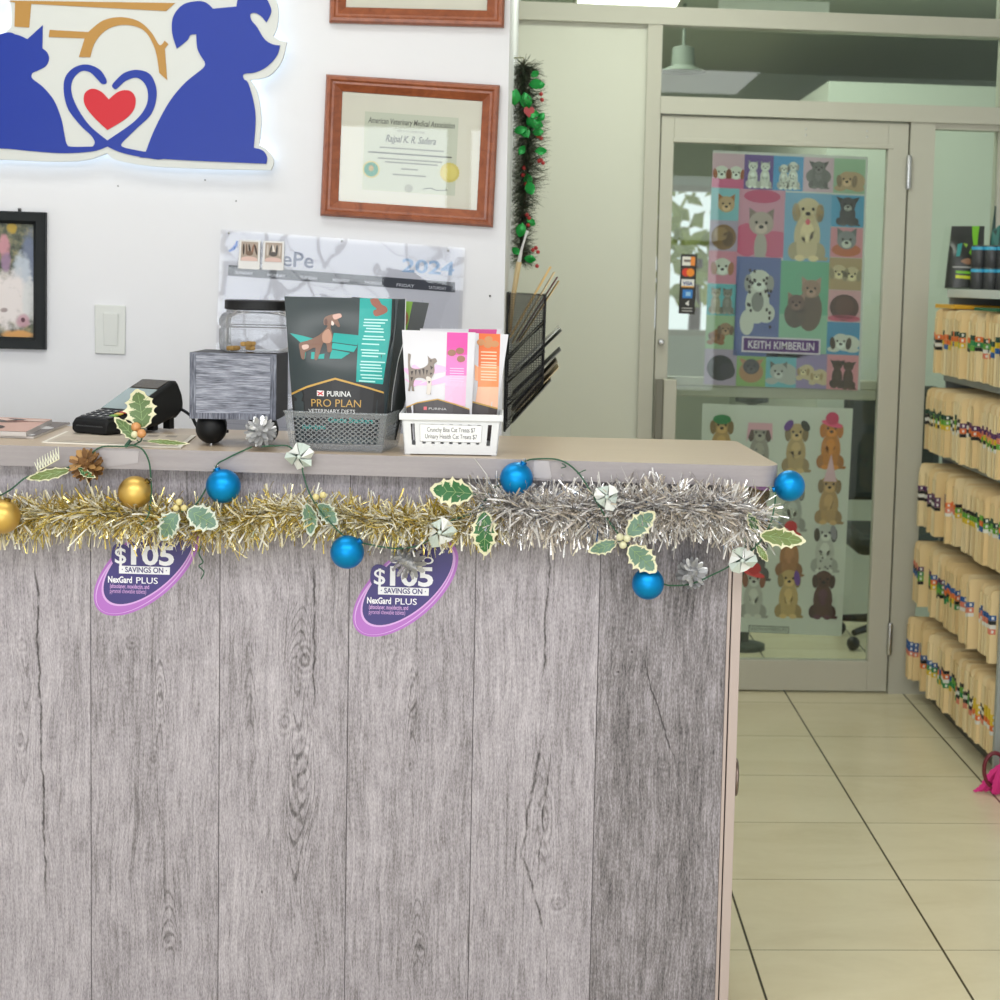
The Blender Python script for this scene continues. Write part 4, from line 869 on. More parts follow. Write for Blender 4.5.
# ---- jar on the box
jc = BM @ Vector((W*.70, .080, Hh)); r = .0695
jar = thing('treat_jar', 'clear plastic treat jar with a black lid standing on the grey box', 'jar', jc)
JP = glassy('clear_jar_plastic', (246, 246, 246), .03, 1.4, .7)
jh = onY((252, 300), jc.y).z-jc.z; k = jh/.118
prof = [(.0, .002), (.063, .002), (.068, .008), (.0695, .02), (.0695, .052), (.066, .055), (.066, .058), (.0695, .061), (.0695, .074), (.065, .085), (.058, .090), (.056, .094), (.056, .098)]
MB().lathe([(a_*1.06, h*k) for a_, h in prof], jc, JP, seg=40, power=3.2).build('jar_body', jar, label='clear plastic body')
prof2 = [(a_-.0015, h*k+.0008) for a_, h in prof[1:]]
MB().lathe([(.0, .096*k), (.062, .096*k), (.0645, .098*k), (.0645, .1165*k), (.062, .118*k), (0, .118*k)], jc, mat('black_lid_plastic', (22, 22, 24), .4, 0, .25), seg=40, power=2.6).build('lid', jar, label='black ribbed lid')
mt_ = mat('tan_biscuit', (196, 154, 88), .8); rr = random.Random(4)
for k2 in range(7): MB().box((-.011, -.006, 0), (.011, .006, .009), mt_, Matrix.Translation((jc.x-.04+rr.uniform(-.012, .03), jc.y-.03+rr.uniform(-.01, .03), jc.z+.0035+.009*(k2//5))) @ Matrix.Rotation(rr.uniform(0, 3), 4, 'Z')).build('treat', label='small tan biscuit at the bottom of the clear jar', cat='treat', group='biscuits in the jar', bevel=.003)
# ---- baskets
def basket(name, label, front, depth, h, mt, kind, flare=.012):
    """front: two pixels of the front foot on the worktop"""
    a0, a1 = onZ(front[0], ZT_), onZ(front[1], ZT_); x = (a1-a0); w = x.length; x.normalize(); y = Vector((-x.y, x.x, 0))
    t = thing(name, label, 'basket', (a0+a1)/2+y*depth/2, math.atan2(x.y, x.x))
    M = Matrix.Translation(a0) @ Matrix(((x.x, y.x, 0, 0), (x.y, y.y, 0, 0), (0, 0, 1, 0), (0, 0, 0, 1)))
    return t, M, w
def wallgrid(mb, P, mt, nx, ny, hole, th):
    """perforated wall over P(u, v) -> point: cells with a hole each (shape hole(i, j) in -1..1) or None"""
    nrm = (P(.6, .5)-P(.5, .5)).cross(P(.5, .6)-P(.5, .5)).normalized()*th
    for i in range(nx):
        for j in range(ny):
            hs = hole(i, j)
            c = [(i/nx, j/ny), ((i+1)/nx, j/ny), ((i+1)/nx, (j+1)/ny), (i/nx, (j+1)/ny)]
            if hs is None: mb.hexa([P(*p) for p in c], [P(*p)+nrm for p in c], mt); continue
            n = len(hs); H = [((i+.5+.5*a_)/nx, (j+.5+.5*b_)/ny) for a_, b_ in hs]
            O = []
            for a_, b_ in hs:
                s = 1/max(abs(a_), abs(b_)); O.append(((i+.5+.5*a_*s)/nx, (j+.5+.5*b_*s)/ny))
            mb.ring([[P(*p) for p in O], [P(*p) for p in H], [P(*p)+nrm for p in H], [P(*p)+nrm for p in O]], mt)
octo = [(.62*math.cos(k*pi/4+pi/8), .62*math.sin(k*pi/4+pi/8)) for k in range(8)]
# smoky clear basket with round holes
def smoky():
    m, nt, b = nmat('smoky_clear_plastic', .12, .6); b.inputs['Base Color'].default_value = lin((172, 176, 180)); b.inputs['Alpha'].default_value = .27; return m
MS = smoky()
bk, M, w = basket('smoky_basket', 'smoky clear plastic basket with round holes holding the dark treat bags', ((291, 450.5), (382, 453.5)), .16, .07, MS, 0)
fl, hb, dp = .010, .078, .16
mb = MB()
front = lambda u, v: M @ Vector((-fl*v+u*(w+2*fl*v), -fl*v, .006+v*(hb-.006)))
backw = lambda u, v: M @ Vector((w+fl*v-u*(w+2*fl*v), dp+fl*v, .006+v*(hb-.006)))
rgt = lambda u, v: M @ Vector((w+fl*v, -fl*v+u*(dp+2*fl*v), .006+v*(hb-.006)))
lft = lambda u, v: M @ Vector((-fl*v, dp+fl*v-u*(dp+2*fl*v), .006+v*(hb-.006)))
def hx(nx, ny):
    return lambda i, j: octo if (1 <= i < nx-1 and 0 < j < ny-1) else None
NX, NY = 17, 8
mbf = MB(); wallgrid(mbf, front, MS, NX, NY, hx(NX, NY), .0016); mbf.build('front_wall', bk)
mbf = MB(); wallgrid(mbf, backw, MS, NX, NY, hx(NX, NY), .0016); mbf.build('back_wall', bk)
slot = [(-.45, -.9), (.45, -.9), (.45, .9), (-.45, .9)]
for nm, f_ in (('right_wall', rgt), ('left_wall', lft)):
    mbf = MB(); wallgrid(mbf, f_, MS, 12, 3, lambda i, j: slot if (0 < i < 11 and j == 1) else None, .0016); mbf.build(nm, bk)
mb = MB(); mb.hexa([M @ Vector(v) for v in ((0, 0, 0.001), (w, 0, .001), (w, dp, .001), (0, dp, .001))], [M @ Vector(v) for v in ((0, 0, .006), (w, 0, .006), (w, dp, .006), (0, dp, .006))], MS); mb.build('bottom', bk)
cr = [M @ Vector(v) for v in ((-fl-.002, -fl-.002, hb), (w+fl+.002, -fl-.002, hb), (w+fl+.002, dp+fl+.002, hb), (-fl-.002, dp+fl+.002, hb))]
MB().tube(cr, .0022, MS, 8, True).build('rim', bk)
SB = (M, w)
# ---- white basket
MWH = mat('white_basket_plastic', (224, 225, 227), .4, 0, .3)
bk, M, w = basket('white_basket', 'white plastic basket with a printed paper label on its front', ((404.5, 454.5), (497, 456.2)), .13, .07, MWH, 0)
dp = .115; hb = onY((400, 413), (M @ Vector((0, -.008, 0))).y).z-ZT_; fl = .007
front = lambda u, v: M @ Vector((-fl*v+u*(w+2*fl*v), -fl*v, .004+v*(hb-.004)))
def slotp(a_, n=6): return a_
# front wall drawn as a plate with cut slots: columns of cells
us = [0, .06, .11, .19, .81, .89, .94, 1]; vs2 = [0, .12, .86, 1]
mb = MB(); th = Vector((0, .0022, 0))
def cellbox(mb, f_, u0, u1, v0, v1, nv):
    c = [(u0, v0), (u1, v0), (u1, v1), (u0, v1)]; mb.hexa([f_(*p) for p in c], [f_(*p)+nv for p in c], MWH)
nv = (M.to_3x3() @ Vector((0, .0022, 0)))
def slotted(f_, nv, slots):
    """plate with rectangular openings (u0, u1, v0, v1) sorted by u, none sharing columns"""
    mb = MB(); u = 0
    for (u0, u1, vs_list) in slots:
        cellbox(mb, f_, u, u0, 0, 1, nv); v = 0
        for v0, v1 in vs_list: cellbox(mb, f_, u0, u1, v, v0, nv); v = v1
        cellbox(mb, f_, u0, u1, v, 1, nv); u = u1
    cellbox(mb, f_, u, 1, 0, 1, nv); return mb
sl_ = [(.085, .125, [(.2, .74)])]
for k in range(7): c = .215+k*.0945; sl_.append((c-.018, c+.018, [(.235, .285), (.715, .735)]))
sl_.append((.875, .915, [(.2, .74)]))
slotted(front, nv, sl_).build('front_wall', bk)
backw = lambda u, v: M @ Vector((w+fl*v-u*(w+2*fl*v), dp+fl*v, .004+v*(hb-.004)))
rgt = lambda u, v: M @ Vector((w+fl*v, -fl*v+u*(dp+2*fl*v), .004+v*(hb-.004))); lft = lambda u, v: M @ Vector((-fl*v, dp+fl*v-u*(dp+2*fl*v), .004+v*(hb-.004)))
ss = [(.1+.1*k, .14+.1*k, [(.2, .74)]) for k in range(9)]
slotted(backw, M.to_3x3() @ Vector((0, -.0022, 0)), ss).build('back_wall', bk); slotted(rgt, M.to_3x3() @ Vector((-.0022, 0, 0)), ss).build('right_wall', bk); slotted(lft, M.to_3x3() @ Vector((.0022, 0, 0)), ss).build('left_wall', bk)
mb = MB(); mb.hexa([M @ Vector(v) for v in ((0, 0, 0.002), (w, 0, .002), (w, dp, .002), (0, dp, .002))], [M @ Vector(v) for v in ((0, 0, .005), (w, 0, .005), (w, dp, .005), (0, dp, .005))], MWH); mb.build('bottom', bk)
g_ = fl+.004
mb = MB()
ro = [M @ Vector(v) for v in ((-g_, -g_, hb), (w+g_, -g_, hb), (w+g_, dp+g_, hb), (-g_, dp+g_, hb))]; ri = [M @ Vector(v) for v in ((-fl+.002, -fl+.002, hb), (w+fl-.002, -fl+.002, hb), (w+fl-.002, dp+fl-.002, hb), (-fl+.002, dp+fl-.002, hb))]
dn = Vector((0, 0, -.013)); mb.ring([[p+dn for p in ri], [p+dn for p in ro], ro, ri, [p+dn for p in ri]], MWH); mb.build('rim', bk, bevel=.0012)
for x in (.006, w-.006): MB().box((x-.005, .002, 0), (x+.005, .01, .003), MWH, M).build('foot', bk)
lab = lambda u, v, k=0: front(u, v)-(M.to_3x3() @ Vector((0, .0012+.0004*k, 0)))
mb = MB(); q = [(.175, .30), (.815, .29), (.815, .715), (.18, .73)]; mb.hexa([lab(*p, -2) for p in q], [lab(*p) for p in q], mat('label_paper', (240, 240, 240), .5))
for p0, p1 in zip(q, q[1:]+q[:1]): mb.tube([lab(*p0), lab(*p1)], .0005, mat('label_line', (190, 190, 192), .6), 6)
U = M.to_3x3() @ Vector((1, 0, 0)); mi_ = mat('label_ink', (70, 70, 76), .6)
mb.text('Crunchy Bite Cat Treats $7', lab(.5, .545, 2), U, (0, 0, 1), mi_, size=.0125, width=w*.52); mb.text('Urinary Health Cat Treats $7', lab(.5, .375, 2), U, (0, 0, 1), mi_, size=.0125, width=w*.56)
mb.build('paper_label', bk, label='white paper label with two lines of print')
WB = (M, w, dp)
# ---- treat bags: a pillow of film over a quad, pictures printed on its front
class Bag:
    def __init__(s, name, label, C, thick, mt, bulge_lo=.62, group=None, side=None, nu=10, nv=14, wob=.0):
        """C: TL TR BR BL of the front face"""
        s.C = [Vector(c) for c in C]; s.N = (s.C[1]-s.C[0]).cross(s.C[0]-s.C[3]).normalized()
        if s.N.y > 0: s.N = -s.N
        b = (s.C[2]+s.C[3])/2; s.t = thing(name, label, 'treat bag', (b.x, b.y, b.z), group=group); s.th = thick; s.wob = wob; s.lo = bulge_lo
        mb = MB(); vs, fs = [], []
        F = [[s.at(i/nu, j/nv) for i in range(nu+1)] for j in range(nv+1)]
        B = [[s.at(i/nu, j/nv, back=True) for i in range(nu+1)] for j in range(nv+1)]
        for G, fl_ in ((F, 0), (B, 1)):
            b0 = len(vs); vs += [p for r in G for p in r]
            for j in range(nv):
                for i in range(nu):
                    q = (b0+j*(nu+1)+i, b0+(j+1)*(nu+1)+i, b0+(j+1)*(nu+1)+i+1, b0+j*(nu+1)+i+1); fs.append(q if not fl_ else tuple(reversed(q)))
        n1 = (nu+1)*(nv+1)
        edge = [i for i in range(nu+1)]+[j*(nu+1)+nu for j in range(1, nv+1)]+[nv*(nu+1)+i for i in range(nu-1, -1, -1)]+[j*(nu+1) for j in range(nv-1, 0, -1)]
        for a_, b_ in zip(edge, edge[1:]+edge[:1]): fs.append((a_, b_, n1+b_, n1+a_))
        mb.add(vs, fs, mt, True); mb.build('film_bag', s.t, weld=True, angle=55)
    def at(s, u, v, k=0, back=False):
        a, b, c, d = s.C; p = (a*(1-u)+b*u)*(1-v)+(d*(1-u)+c*u)*v
        g = min(1, max(0, (v-.06)/.5)); g = g*g*(3-2*g)
        e = (max(0, min(1, u*(1-u)*4))**.6)
        h = s.th*(.03+.47*g*(.25+.75*e)*s.lo*1.6) + .0006
        h += s.wob*(math.sin(u*9+v*4)*math.sin(v*11+1))*e
        return p+s.N*(h+.0005*k) if not back else p-s.N*(max(h, .0006)*.9)
    def art(s, mb, pts, rgb, k=1, m=None, n=7):
        """polygon laid on the curved face: fan through a fine grid clip"""
        nu, nv = n, n*2; m = m or ink(rgb, .35)
        us = [p[0] for p in pts]; vs = [p[1] for p in pts]
        for i in range(nu):
            for j in range(nv):
                if (i+1)/nu < min(us) or i/nu > max(us) or (j+1)/nv < min(vs) or j/nv > max(vs): continue
                tri = tessellate_polygon([[Vector((x, y, 0)) for x, y in pts]])
                for t in tri:
                    q = clip_rect([pts[x] for x in t], i/nu, j/nv, (i+1)/nu, (j+1)/nv)
                    if len(q) > 2: mb.add([s.at(x, y, k) for x, y in q], [tuple(range(len(q)))], m, False)
    def rect(s, mb, u0, v0, u1, v1, rgb, k=1): s.art(mb, [(u0, v0), (u1, v0), (u1, v1), (u0, v1)], rgb, k)
    def text(s, mb, txt, u, v, h, w, rgb, k=4, **kw):
        tmp = MB(); tmp.text(txt, (0, 0, 0), (1, 0, 0), (0, 1, 0), ink(rgb, .3), size=h, width=w, **kw)
        mb.add([s.at(u+p.x, v-p.y, k) for p in tmp.v], tmp.f, ink(rgb, .3))
SM, Sw = SB
def inv_quad(C, P):
    """(u, v) of a point on the face TL TR BR BL"""
    X_ = (C[1]-C[0]).normalized(); Y_ = (C[3]-C[0]); Y_ = (Y_-X_*Y_.dot(X_)).normalized(); q = lambda p: (p-C[0]).dot(X_); r = lambda p: (p-C[0]).dot(Y_)
    A = [(q(c), r(c)) for c in C]; x, y = q(P), r(P); u, v = x/A[1][0], y/A[3][1]
    for _ in range(8):
        fx = sum(k*a[0] for k, a in zip(((1-u)*(1-v), u*(1-v), u*v, (1-u)*v), A))-x; fy = sum(k*a[1] for k, a in zip(((1-u)*(1-v), u*(1-v), u*v, (1-u)*v), A))-y
        a11 = (A[1][0]-A[0][0])*(1-v)+(A[2][0]-A[3][0])*v; a12 = (A[3][0]-A[0][0])*(1-u)+(A[2][0]-A[1][0])*u
        a21 = (A[1][1]-A[0][1])*(1-v)+(A[2][1]-A[3][1])*v; a22 = (A[3][1]-A[0][1])*(1-u)+(A[2][1]-A[1][1])*u
        dt = a11*a22-a12*a21; u -= (fx*a22-fy*a12)/dt; v -= (fy*a11-fx*a21)/dt
    return u, v
# dark bag: front plane leans back from the basket's front
def plane_pts(px, Yb, lean):
    out = []
    for p in px:
        n = Vector((0, -1, lean)).normalized(); out.append(onP(p, Vector((0, Yb, ZT_)), n))
    return out
ylo = (SM @ Vector((0, .028, 0))).y
film_dark = mat('dark_slate_film', (48, 58, 61), .28, 0, .45)
qpx = [(284.5, 296.5), (398.5, 299), (383.5, 445), (296, 443)]
C4 = plane_pts(qpx, ylo, .13)
bg_ = Bag('dog_treat_bag', 'dark slate dog treat bag with a turquoise stripe standing in the smoky basket', C4, .05, film_dark, .8, wob=.0008)
CB = list(C4)
QU = lambda px: inv_quad(CB, plane_pts([px], ylo, .13)[0])
kz = lambda x, y: QU((275+x*.17, 285+y*.17))
mb = MB(); TEAL, GOLD = (14, 158, 152), (196, 156, 78)
bg_.art(mb, [kz(500, 66), kz(690, 80), kz(680, 300), kz(640, 588), kz(487, 575)], TEAL, 1)
# turquoise shards behind the dog
for p in ([(90, 285), (160, 300), (235, 320), (160, 345)], [(350, 285), (500, 300), (490, 360), (340, 340)], [(345, 345), (490, 365), (470, 400), (340, 380)], [(340, 385), (450, 405), (400, 440), (330, 440)], [(170, 410), (190, 400), (185, 440), (172, 440)], [(222, 400), (242, 400), (240, 442), (220, 440)], [(268, 415), (300, 410), (298, 440), (264, 440)]):
    bg_.art(mb, [kz(*q) for q in p], TEAL if p[0][0] != 345 else (30, 168, 162), 1)
dog = smooth_outline([(150, 345), (200, 330), (262, 300), (300, 262), (312, 240), (290, 235), (292, 195), (330, 176), (385, 168), (395, 190), (370, 200), (385, 240), (375, 250), (345, 225), (330, 250), (345, 300), (340, 350), (342, 395), (318, 400), (310, 355), (288, 350), (262, 440), (240, 440), (246, 375), (200, 392), (186, 400), (182, 440), (164, 435), (152, 385)], 3)
bg_.art(mb, [kz(*p) for p in dog], (124, 92, 78), 2, n=6); bg_.art(mb, [kz(*p) for p in smooth_outline([(285, 290), (320, 262), (340, 310), (330, 345), (290, 340)], 4)], (176, 136, 116), 3)
bg_.art(mb, [kz(*p) for p in smooth_outline([(340, 180), (362, 172), (385, 170), (393, 188), (372, 200), (350, 204)], 3)], (206, 166, 154), 3); bg_.art(mb, [kz(*p) for p in smooth_outline([(336, 212), (350, 226), (346, 240), (334, 236)], 3)], (226, 206, 200), 3); bg_.art(mb, [kz(*p) for p in smooth_outline([(292, 210), (306, 200), (312, 226), (300, 240)], 3)], (92, 64, 56), 3)
bg_.art(mb, [kz(*p) for p in smooth_outline([(165, 360), (200, 355), (205, 375), (175, 385)], 3)], (206, 176, 166), 3)
# biscuit, lines of small print, arch and lettering
bg_.art(mb, [kz(*p) for p in smooth_outline([(560, 85, 'c'), (590, 78), (610, 85), (628, 115), (655, 130), (660, 160), (600, 186), (580, 170), (582, 150), (600, 142), (570, 115)], 3)], (146, 88, 72), 2)
rr = random.Random(8)
for v0 in (200, 218, 236, 254, 272, 300, 318, 346, 382, 400, 418, 452, 470, 488, 506, 530, 548, 566):
    x0 = 522-(v0-200)*.06+rr.uniform(0, 20); x1 = x0+rr.uniform(90, 140); bg_.art(mb, [kz(x0, v0), kz(x1, v0+4), kz(x1, v0+12), kz(x0, v0+8)], (176, 226, 222), 2)
bg_.art(mb, [kz(96, 640), kz(200, 598), (kz(365, 552)), kz(560, 606), kz(645, 632), kz(645, 642), kz(560, 617), kz(365, 564), kz(200, 610), kz(96, 652)], GOLD, 3)
bg_.art(mb, [kz(96, 653), kz(200, 611), (kz(365, 565)), kz(560, 618), kz(645, 643), kz(645, 900), kz(100, 900)], (28, 27, 30), 1)
bg_.art(mb, [kz(258, 625), kz(300, 628), kz(299, 660), kz(258, 657)], (236, 232, 232), 2); bg_.art(mb, [kz(262, 630), kz(296, 650), kz(292, 656), kz(259, 636)], (200, 50, 60), 3); bg_.art(mb, [kz(292, 630), kz(297, 635), kz(266, 656), kz(261, 650)], (200, 50, 60), 4)
w0 = kz(700, 0)[0]-kz(0, 0)[0]
def kt(t, x, y, h, w, rgb, **kw):
    u, v = kz(x, y); bg_.text(mb, t, u, v, h*.17/147*1.32, w*.17/113, rgb, 5, **kw)
kt('PURINA', 388, 662, 34, 165, (226, 226, 226), bold=.01); kt('PRO PLAN', 370, 722, 48, 345, GOLD, bold=-.004); kt('VETERINARY DIETS', 345, 758, 24, 330, (220, 220, 220))
kt('Gentle Snackers', 455, 815, 32, 320, TEAL, bold=.01); kt('Hydrolyzed', 240, 850, 30, 170, TEAL, bold=.01)
mb.build('printed_front', bg_.t, label='printed front with turquoise panel, brown dog and gold lettering')
# white seam along the right edge and the side gusset
seam = [(401.5, 299), (401, 320), (400, 340), (394, 360), (391, 378), (388, 396), (387, 412)]
gp_ = [(392.5, 299), (392.5, 320), (391.5, 340), (388, 360), (386, 378), (385, 396), (384.5, 412)]
back = [p+Vector((.006, .03, 0)) for p in plane_pts(seam, ylo, .13)]; frn = plane_pts(gp_, ylo, .13)
frn = [p+Vector((0, -.012, 0)) for p in frn]
MB().add(frn+back, [(i, i+1, 7+i+1, 7+i) for i in range(6)], film_dark, True).build('side_gusset', bg_.t)
MB().tube(catmull(back, 5), .0011, mat('white_film_seam', (226, 226, 226), .4), 6).build('seam', bg_.t)
# second bag behind, green and black
C5 = plane_pts([(352, 297), (429, 303), (396, 440), (345, 439)], ylo+.065, .10)
b2 = Bag('dog_treat_bag', 'black and lime green dog treat bag peeking out behind the dark slate one', C5, .03, mat('black_film', (30, 34, 32), .3, 0, .6), .7, wob=.0006)
mb = MB(); b2.art(mb, [(.2, 0), (.79, 0), (.79, .2), (.74, .6), (.2, .6)], (112, 156, 40), 1)
b2.art(mb, [(x, y) for x, y in ell(.68, .135, .1, .072, 0, 16)], (140, 92, 52), 2); mb.build('printed_front', b2.t, label='lime green panel with a brown biscuit')
# ---- cat treat bags in the white basket
M_, w_, dp_ = WB
yw = (M_ @ Vector((0, .02, 0))).y; FW = mat('white_film', (216, 215, 221), .35, 0, .4)
C6 = plane_pts([(402, 330), (475.5, 332.5), (470.5, 442), (408.5, 440)], yw, .12)
b3 = Bag('cat_treat_bag', 'white cat treat bag with a pink stripe at the front of the white basket', C6, .034, FW, .75, wob=.0008)
def QV(C, yb, ln): return lambda px: inv_quad(C, plane_pts([px], yb, ln)[0])
q3 = QV(C6, yw, .12); kz3 = lambda x, y: q3((390+x*.14, 320+y*.14))
mb = MB(); PK = (222, 74, 164)
b3.art(mb, [kz3(408, 88), kz3(556, 92), kz3(552, 250), kz3(404, 250)], PK, 1)
b3.art(mb, [kz3(404, 250), kz3(552, 250), kz3(548, 400), kz3(400, 400)], (228, 118, 188), 1); b3.art(mb, [kz3(400, 400), kz3(548, 400), kz3(540, 620), kz3(396, 580)], (236, 184, 216), 1)
for p in ([(90, 350), (180, 320), (260, 380), (160, 420)], [(300, 440), (410, 400), (400, 450), (310, 470)], [(190, 470), (300, 430), (310, 470)], [(330, 320), (410, 340), (405, 370), (300, 390)], [(100, 420), (240, 440), (180, 480)]): b3.art(mb, [kz3(*q) for q in p], (236, 184, 222), 1)
cat_ = smooth_outline([(130, 240, 'c'), (150, 250), (145, 310), (160, 345), (215, 350), (255, 335), (275, 310), (270, 255, 'c'), (295, 280), (325, 275), (338, 300), (318, 320), (322, 370), (296, 430), (290, 470), (296, 535, 'c'), (262, 530, 'c'), (272, 450), (240, 420), (190, 420), (172, 460), (178, 512, 'c'), (160, 510, 'c'), (156, 470), (146, 512, 'c'), (132, 508, 'c'), (140, 450), (135, 380), (130, 310)], 4)
b3.art(mb, [kz3(*p) for p in cat_], (136, 124, 116), 2, n=6)
for p in ([(150, 370), (170, 365), (160, 400)], [(180, 360), (195, 358), (188, 405)], [(205, 360), (222, 358), (220, 405)], [(232, 352), (250, 350), (246, 400)], [(150, 410), (170, 412), (156, 440)], [(290, 330), (312, 340), (296, 360)], [(290, 380), (308, 382), (292, 400)], [(276, 440), (294, 442), (282, 460)], [(285, 290), (300, 292), (296, 305)], [(260, 360), (276, 362), (266, 398)]): b3.art(mb, [kz3(*q) for q in p], (60, 52, 50), 3)
b3.art(mb, [kz3(*p) for p in smooth_outline([(262, 410), (300, 425), (292, 530), (264, 528), (270, 470)], 3)], (214, 206, 200), 3)
for cx2, cy2 in ((442, 236), (500, 222), (508, 280)): b3.art(mb, [kz3(cx2+30*math.cos(t*pi/6), cy2+24*math.sin(t*pi/6)) for t in range(12)], (150, 104, 82), 3)
for y in range(345, 450, 18): b3.art(mb, [kz3(430, y), kz3(530, y+3), kz3(530, y+9), kz3(430, y+6)], (246, 200, 230), 3)
b3.art(mb, [kz3(110, 628), kz3(200, 594), kz3(345, 570), kz3(470, 606), kz3(570, 640), kz3(570, 900), kz3(120, 900)], (74, 68, 70), 2)
for p in ((110, 628, 200, 594), (200, 594, 345, 570), (345, 570, 470, 606), (470, 606, 570, 640)): b3.art(mb, [kz3(p[0], p[1]-5), kz3(p[2], p[3]-5), kz3(p[2], p[3]+4), kz3(p[0], p[1]+4)], GOLD, 3)
b3.art(mb, [kz3(245, 622), kz3(268, 622), kz3(268, 645), kz3(245, 645)], (220, 110, 120), 4); u, v = kz3(345, 646); b3.text(mb, 'PURINA', u, v, .03, .36*.75, (206, 204, 204), 5)
mb.build('printed_front', b3.t, label='pink stripe and a striped grey cat')
C7 = plane_pts([(431, 331.5), (508.5, 334.5), (493, 441), (436, 440)], yw+.040, .12)
b4 = Bag('cat_treat_bag', 'white cat treat bag with an orange stripe behind the pink one', C7, .03, FW, .7, wob=.0007)
q4 = QV(C7, yw+.040, .12); kz4 = lambda x, y: q4((390+x*.14, 320+y*.14)); mb = MB(); OR = (232, 110, 46)
b4.art(mb, [kz4(635, 95), kz4(788, 100), kz4(780, 330), kz4(632, 330)], OR, 1); b4.art(mb, [kz4(632, 330), kz4(780, 330), kz4(776, 480), kz4(628, 480)], (240, 146, 92), 1); b4.art(mb, [kz4(628, 480), kz4(776, 480), kz4(770, 640), kz4(610, 600)], (244, 192, 162), 1)
b4.art(mb, [kz4(606, 320), kz4(634, 340), kz4(630, 440), kz4(606, 430)], (246, 170, 120), 1)
for cx2, cy2 in ((650, 160), (705, 140), (748, 172), (700, 178)): b4.art(mb, [kz4(cx2+30*math.cos(t*pi/6), cy2+24*math.sin(t*pi/6)) for t in range(12)], (200, 140, 90), 2)
for y in (225, 250, 272, 300, 318, 336, 365, 385, 405, 425): b4.art(mb, [kz4(650, y), kz4(762, y+3), kz4(762, y+12), kz4(650, y+8)], (252, 206, 176), 2)
b4.art(mb, [kz4(585, 590), kz4(780, 640), kz4(780, 900), kz4(585, 900)], (74, 66, 66), 2); b4.art(mb, [kz4(585, 580), kz4(780, 632), kz4(780, 642), kz4(585, 592)], GOLD, 3)
mb.build('printed_front', b4.t, label='orange stripe with lines of white print')
C8 = plane_pts([(420, 328.5), (501, 329.5), (484, 441), (430, 440)], yw+.072, .10)
b5 = Bag('cat_treat_bag', 'rearmost white treat bag in the white basket showing only its magenta top edge', C8, .02, FW, .5)
mb = MB(); b5.art(mb, [(.6, 0), (.95, 0), (.95, .5), (.6, .5)], (206, 60, 140), 1); b5.art(mb, [(.03, .05), (.2, .05), (.2, .08), (.03, .08)], (220, 70, 70), 1); mb.build('printed_front', b5.t, label='magenta stripe')
# ================================================================ tinsel, wire garland and its ornaments
def foil(name, rgb, rough=.18, metal=1): return mat(name, rgb, rough, metal)
G_GOLD = [foil('gold_foil', (218, 196, 116), .22, .8), foil('pale_gold_foil', (232, 222, 176), .18, .8), foil('olive_gold_foil', (186, 168, 82), .3, .7), mat('clear_gold_film', (226, 218, 190), .2, .1), mat('white_gold_film', (232, 230, 220), .3, 0)]
G_SILV = [foil('silver_foil', (236, 234, 234), .2, .85), foil('warm_silver_foil', (216, 208, 200), .25, .8), mat('clear_silver_film', (222, 218, 214), .2, .1), foil('bright_silver_foil', (242, 242, 244), .14, .9), mat('beige_film', (200, 188, 172), .35, .1)]
G_BLUE = foil('blue_foil', (40, 120, 190), .2)
def keep(p):
    """push a strand point out of the plank front and the worktop edge"""
    d = (p-FL).dot(ND)
    lim = PO+.003 if p.z < ZT-THK-.001 else .003
    return p+ND*(lim-d) if d < lim else p
def tinsel(name, label, path, half, count, mats, wts, seed, extra=None):
    rr = random.Random(seed); pts = [onC(p[:2], p[2] if len(p) > 2 else .0) for p in path]; C = catmull(pts, 12)
    L = [0]
    for a, b in zip(C, C[1:]): L.append(L[-1]+(b-a).length)
    t = thing(name, label, 'tinsel', C[len(C)//2])
    MB().tube(C, .0022, mats[0], 6).build('core_wire', t)
    mb = MB()
    for k in range(count):
        d = rr.uniform(0, L[-1]); i = max(j for j in range(len(L)) if L[j] <= d); i = min(i, len(C)-2)
        f = (d-L[i])/max(1e-6, L[i+1]-L[i]); c = C[i].lerp(C[i+1], f); tg = (C[i+1]-C[i]).normalized()
        a = rr.uniform(0, 2*pi); e1 = tg.orthogonal().normalized(); e2 = tg.cross(e1)
        v = e1*math.cos(a)+e2*math.sin(a)+tg*rr.gauss(0, .9)
        v = v.normalized()
        if v.dot(ND) < -.25: v = v-ND*(1.2*v.dot(ND)); v.normalize()
        ln = half*rr.uniform(.4, 1.2); w = rr.uniform(.0008, .0021)
        side = v.orthogonal(); side = (Matrix.Rotation(rr.uniform(0, pi), 3, v) @ side).normalized()*w
        n = v.cross(side).normalized(); cu = rr.gauss(0, .34); sag = Vector((0, 0, -1))*ln*rr.uniform(.0, .22)
        P = [c+v*ln*s+n*(ln*cu*s*s)+sag*s*s for s in (.05, .4, .72, 1.0)]
        P = [keep(p) for p in P]
        tw = rr.uniform(-2.6, 2.6); V = []
        for j, p in enumerate(P):
            sd = Matrix.Rotation(tw*j/3, 3, v) @ side; V += [p-sd, p+sd]
        m = rr.choices(mats, wts)[0]
        if extra and rr.random() < extra: m = G_BLUE
        mb.add(V, [(0, 1, 3, 2), (2, 3, 5, 4), (4, 5, 7, 6)], m)
    mb.build('foil_strands', t)
    return t
tinsel('gold_tinsel', 'gold tinsel garland under the left half of the worktop', [(-60, 512, .0), (20, 516, .012), (90, 512, .014), (150, 517, .016), (215, 522, .012), (290, 512, .014), (350, 517, .014), (410, 522, .014), (470, 520, .008), (500, 512, .0)], .055, 6000, G_GOLD, (6, 6, 2, 5, 5), 21)
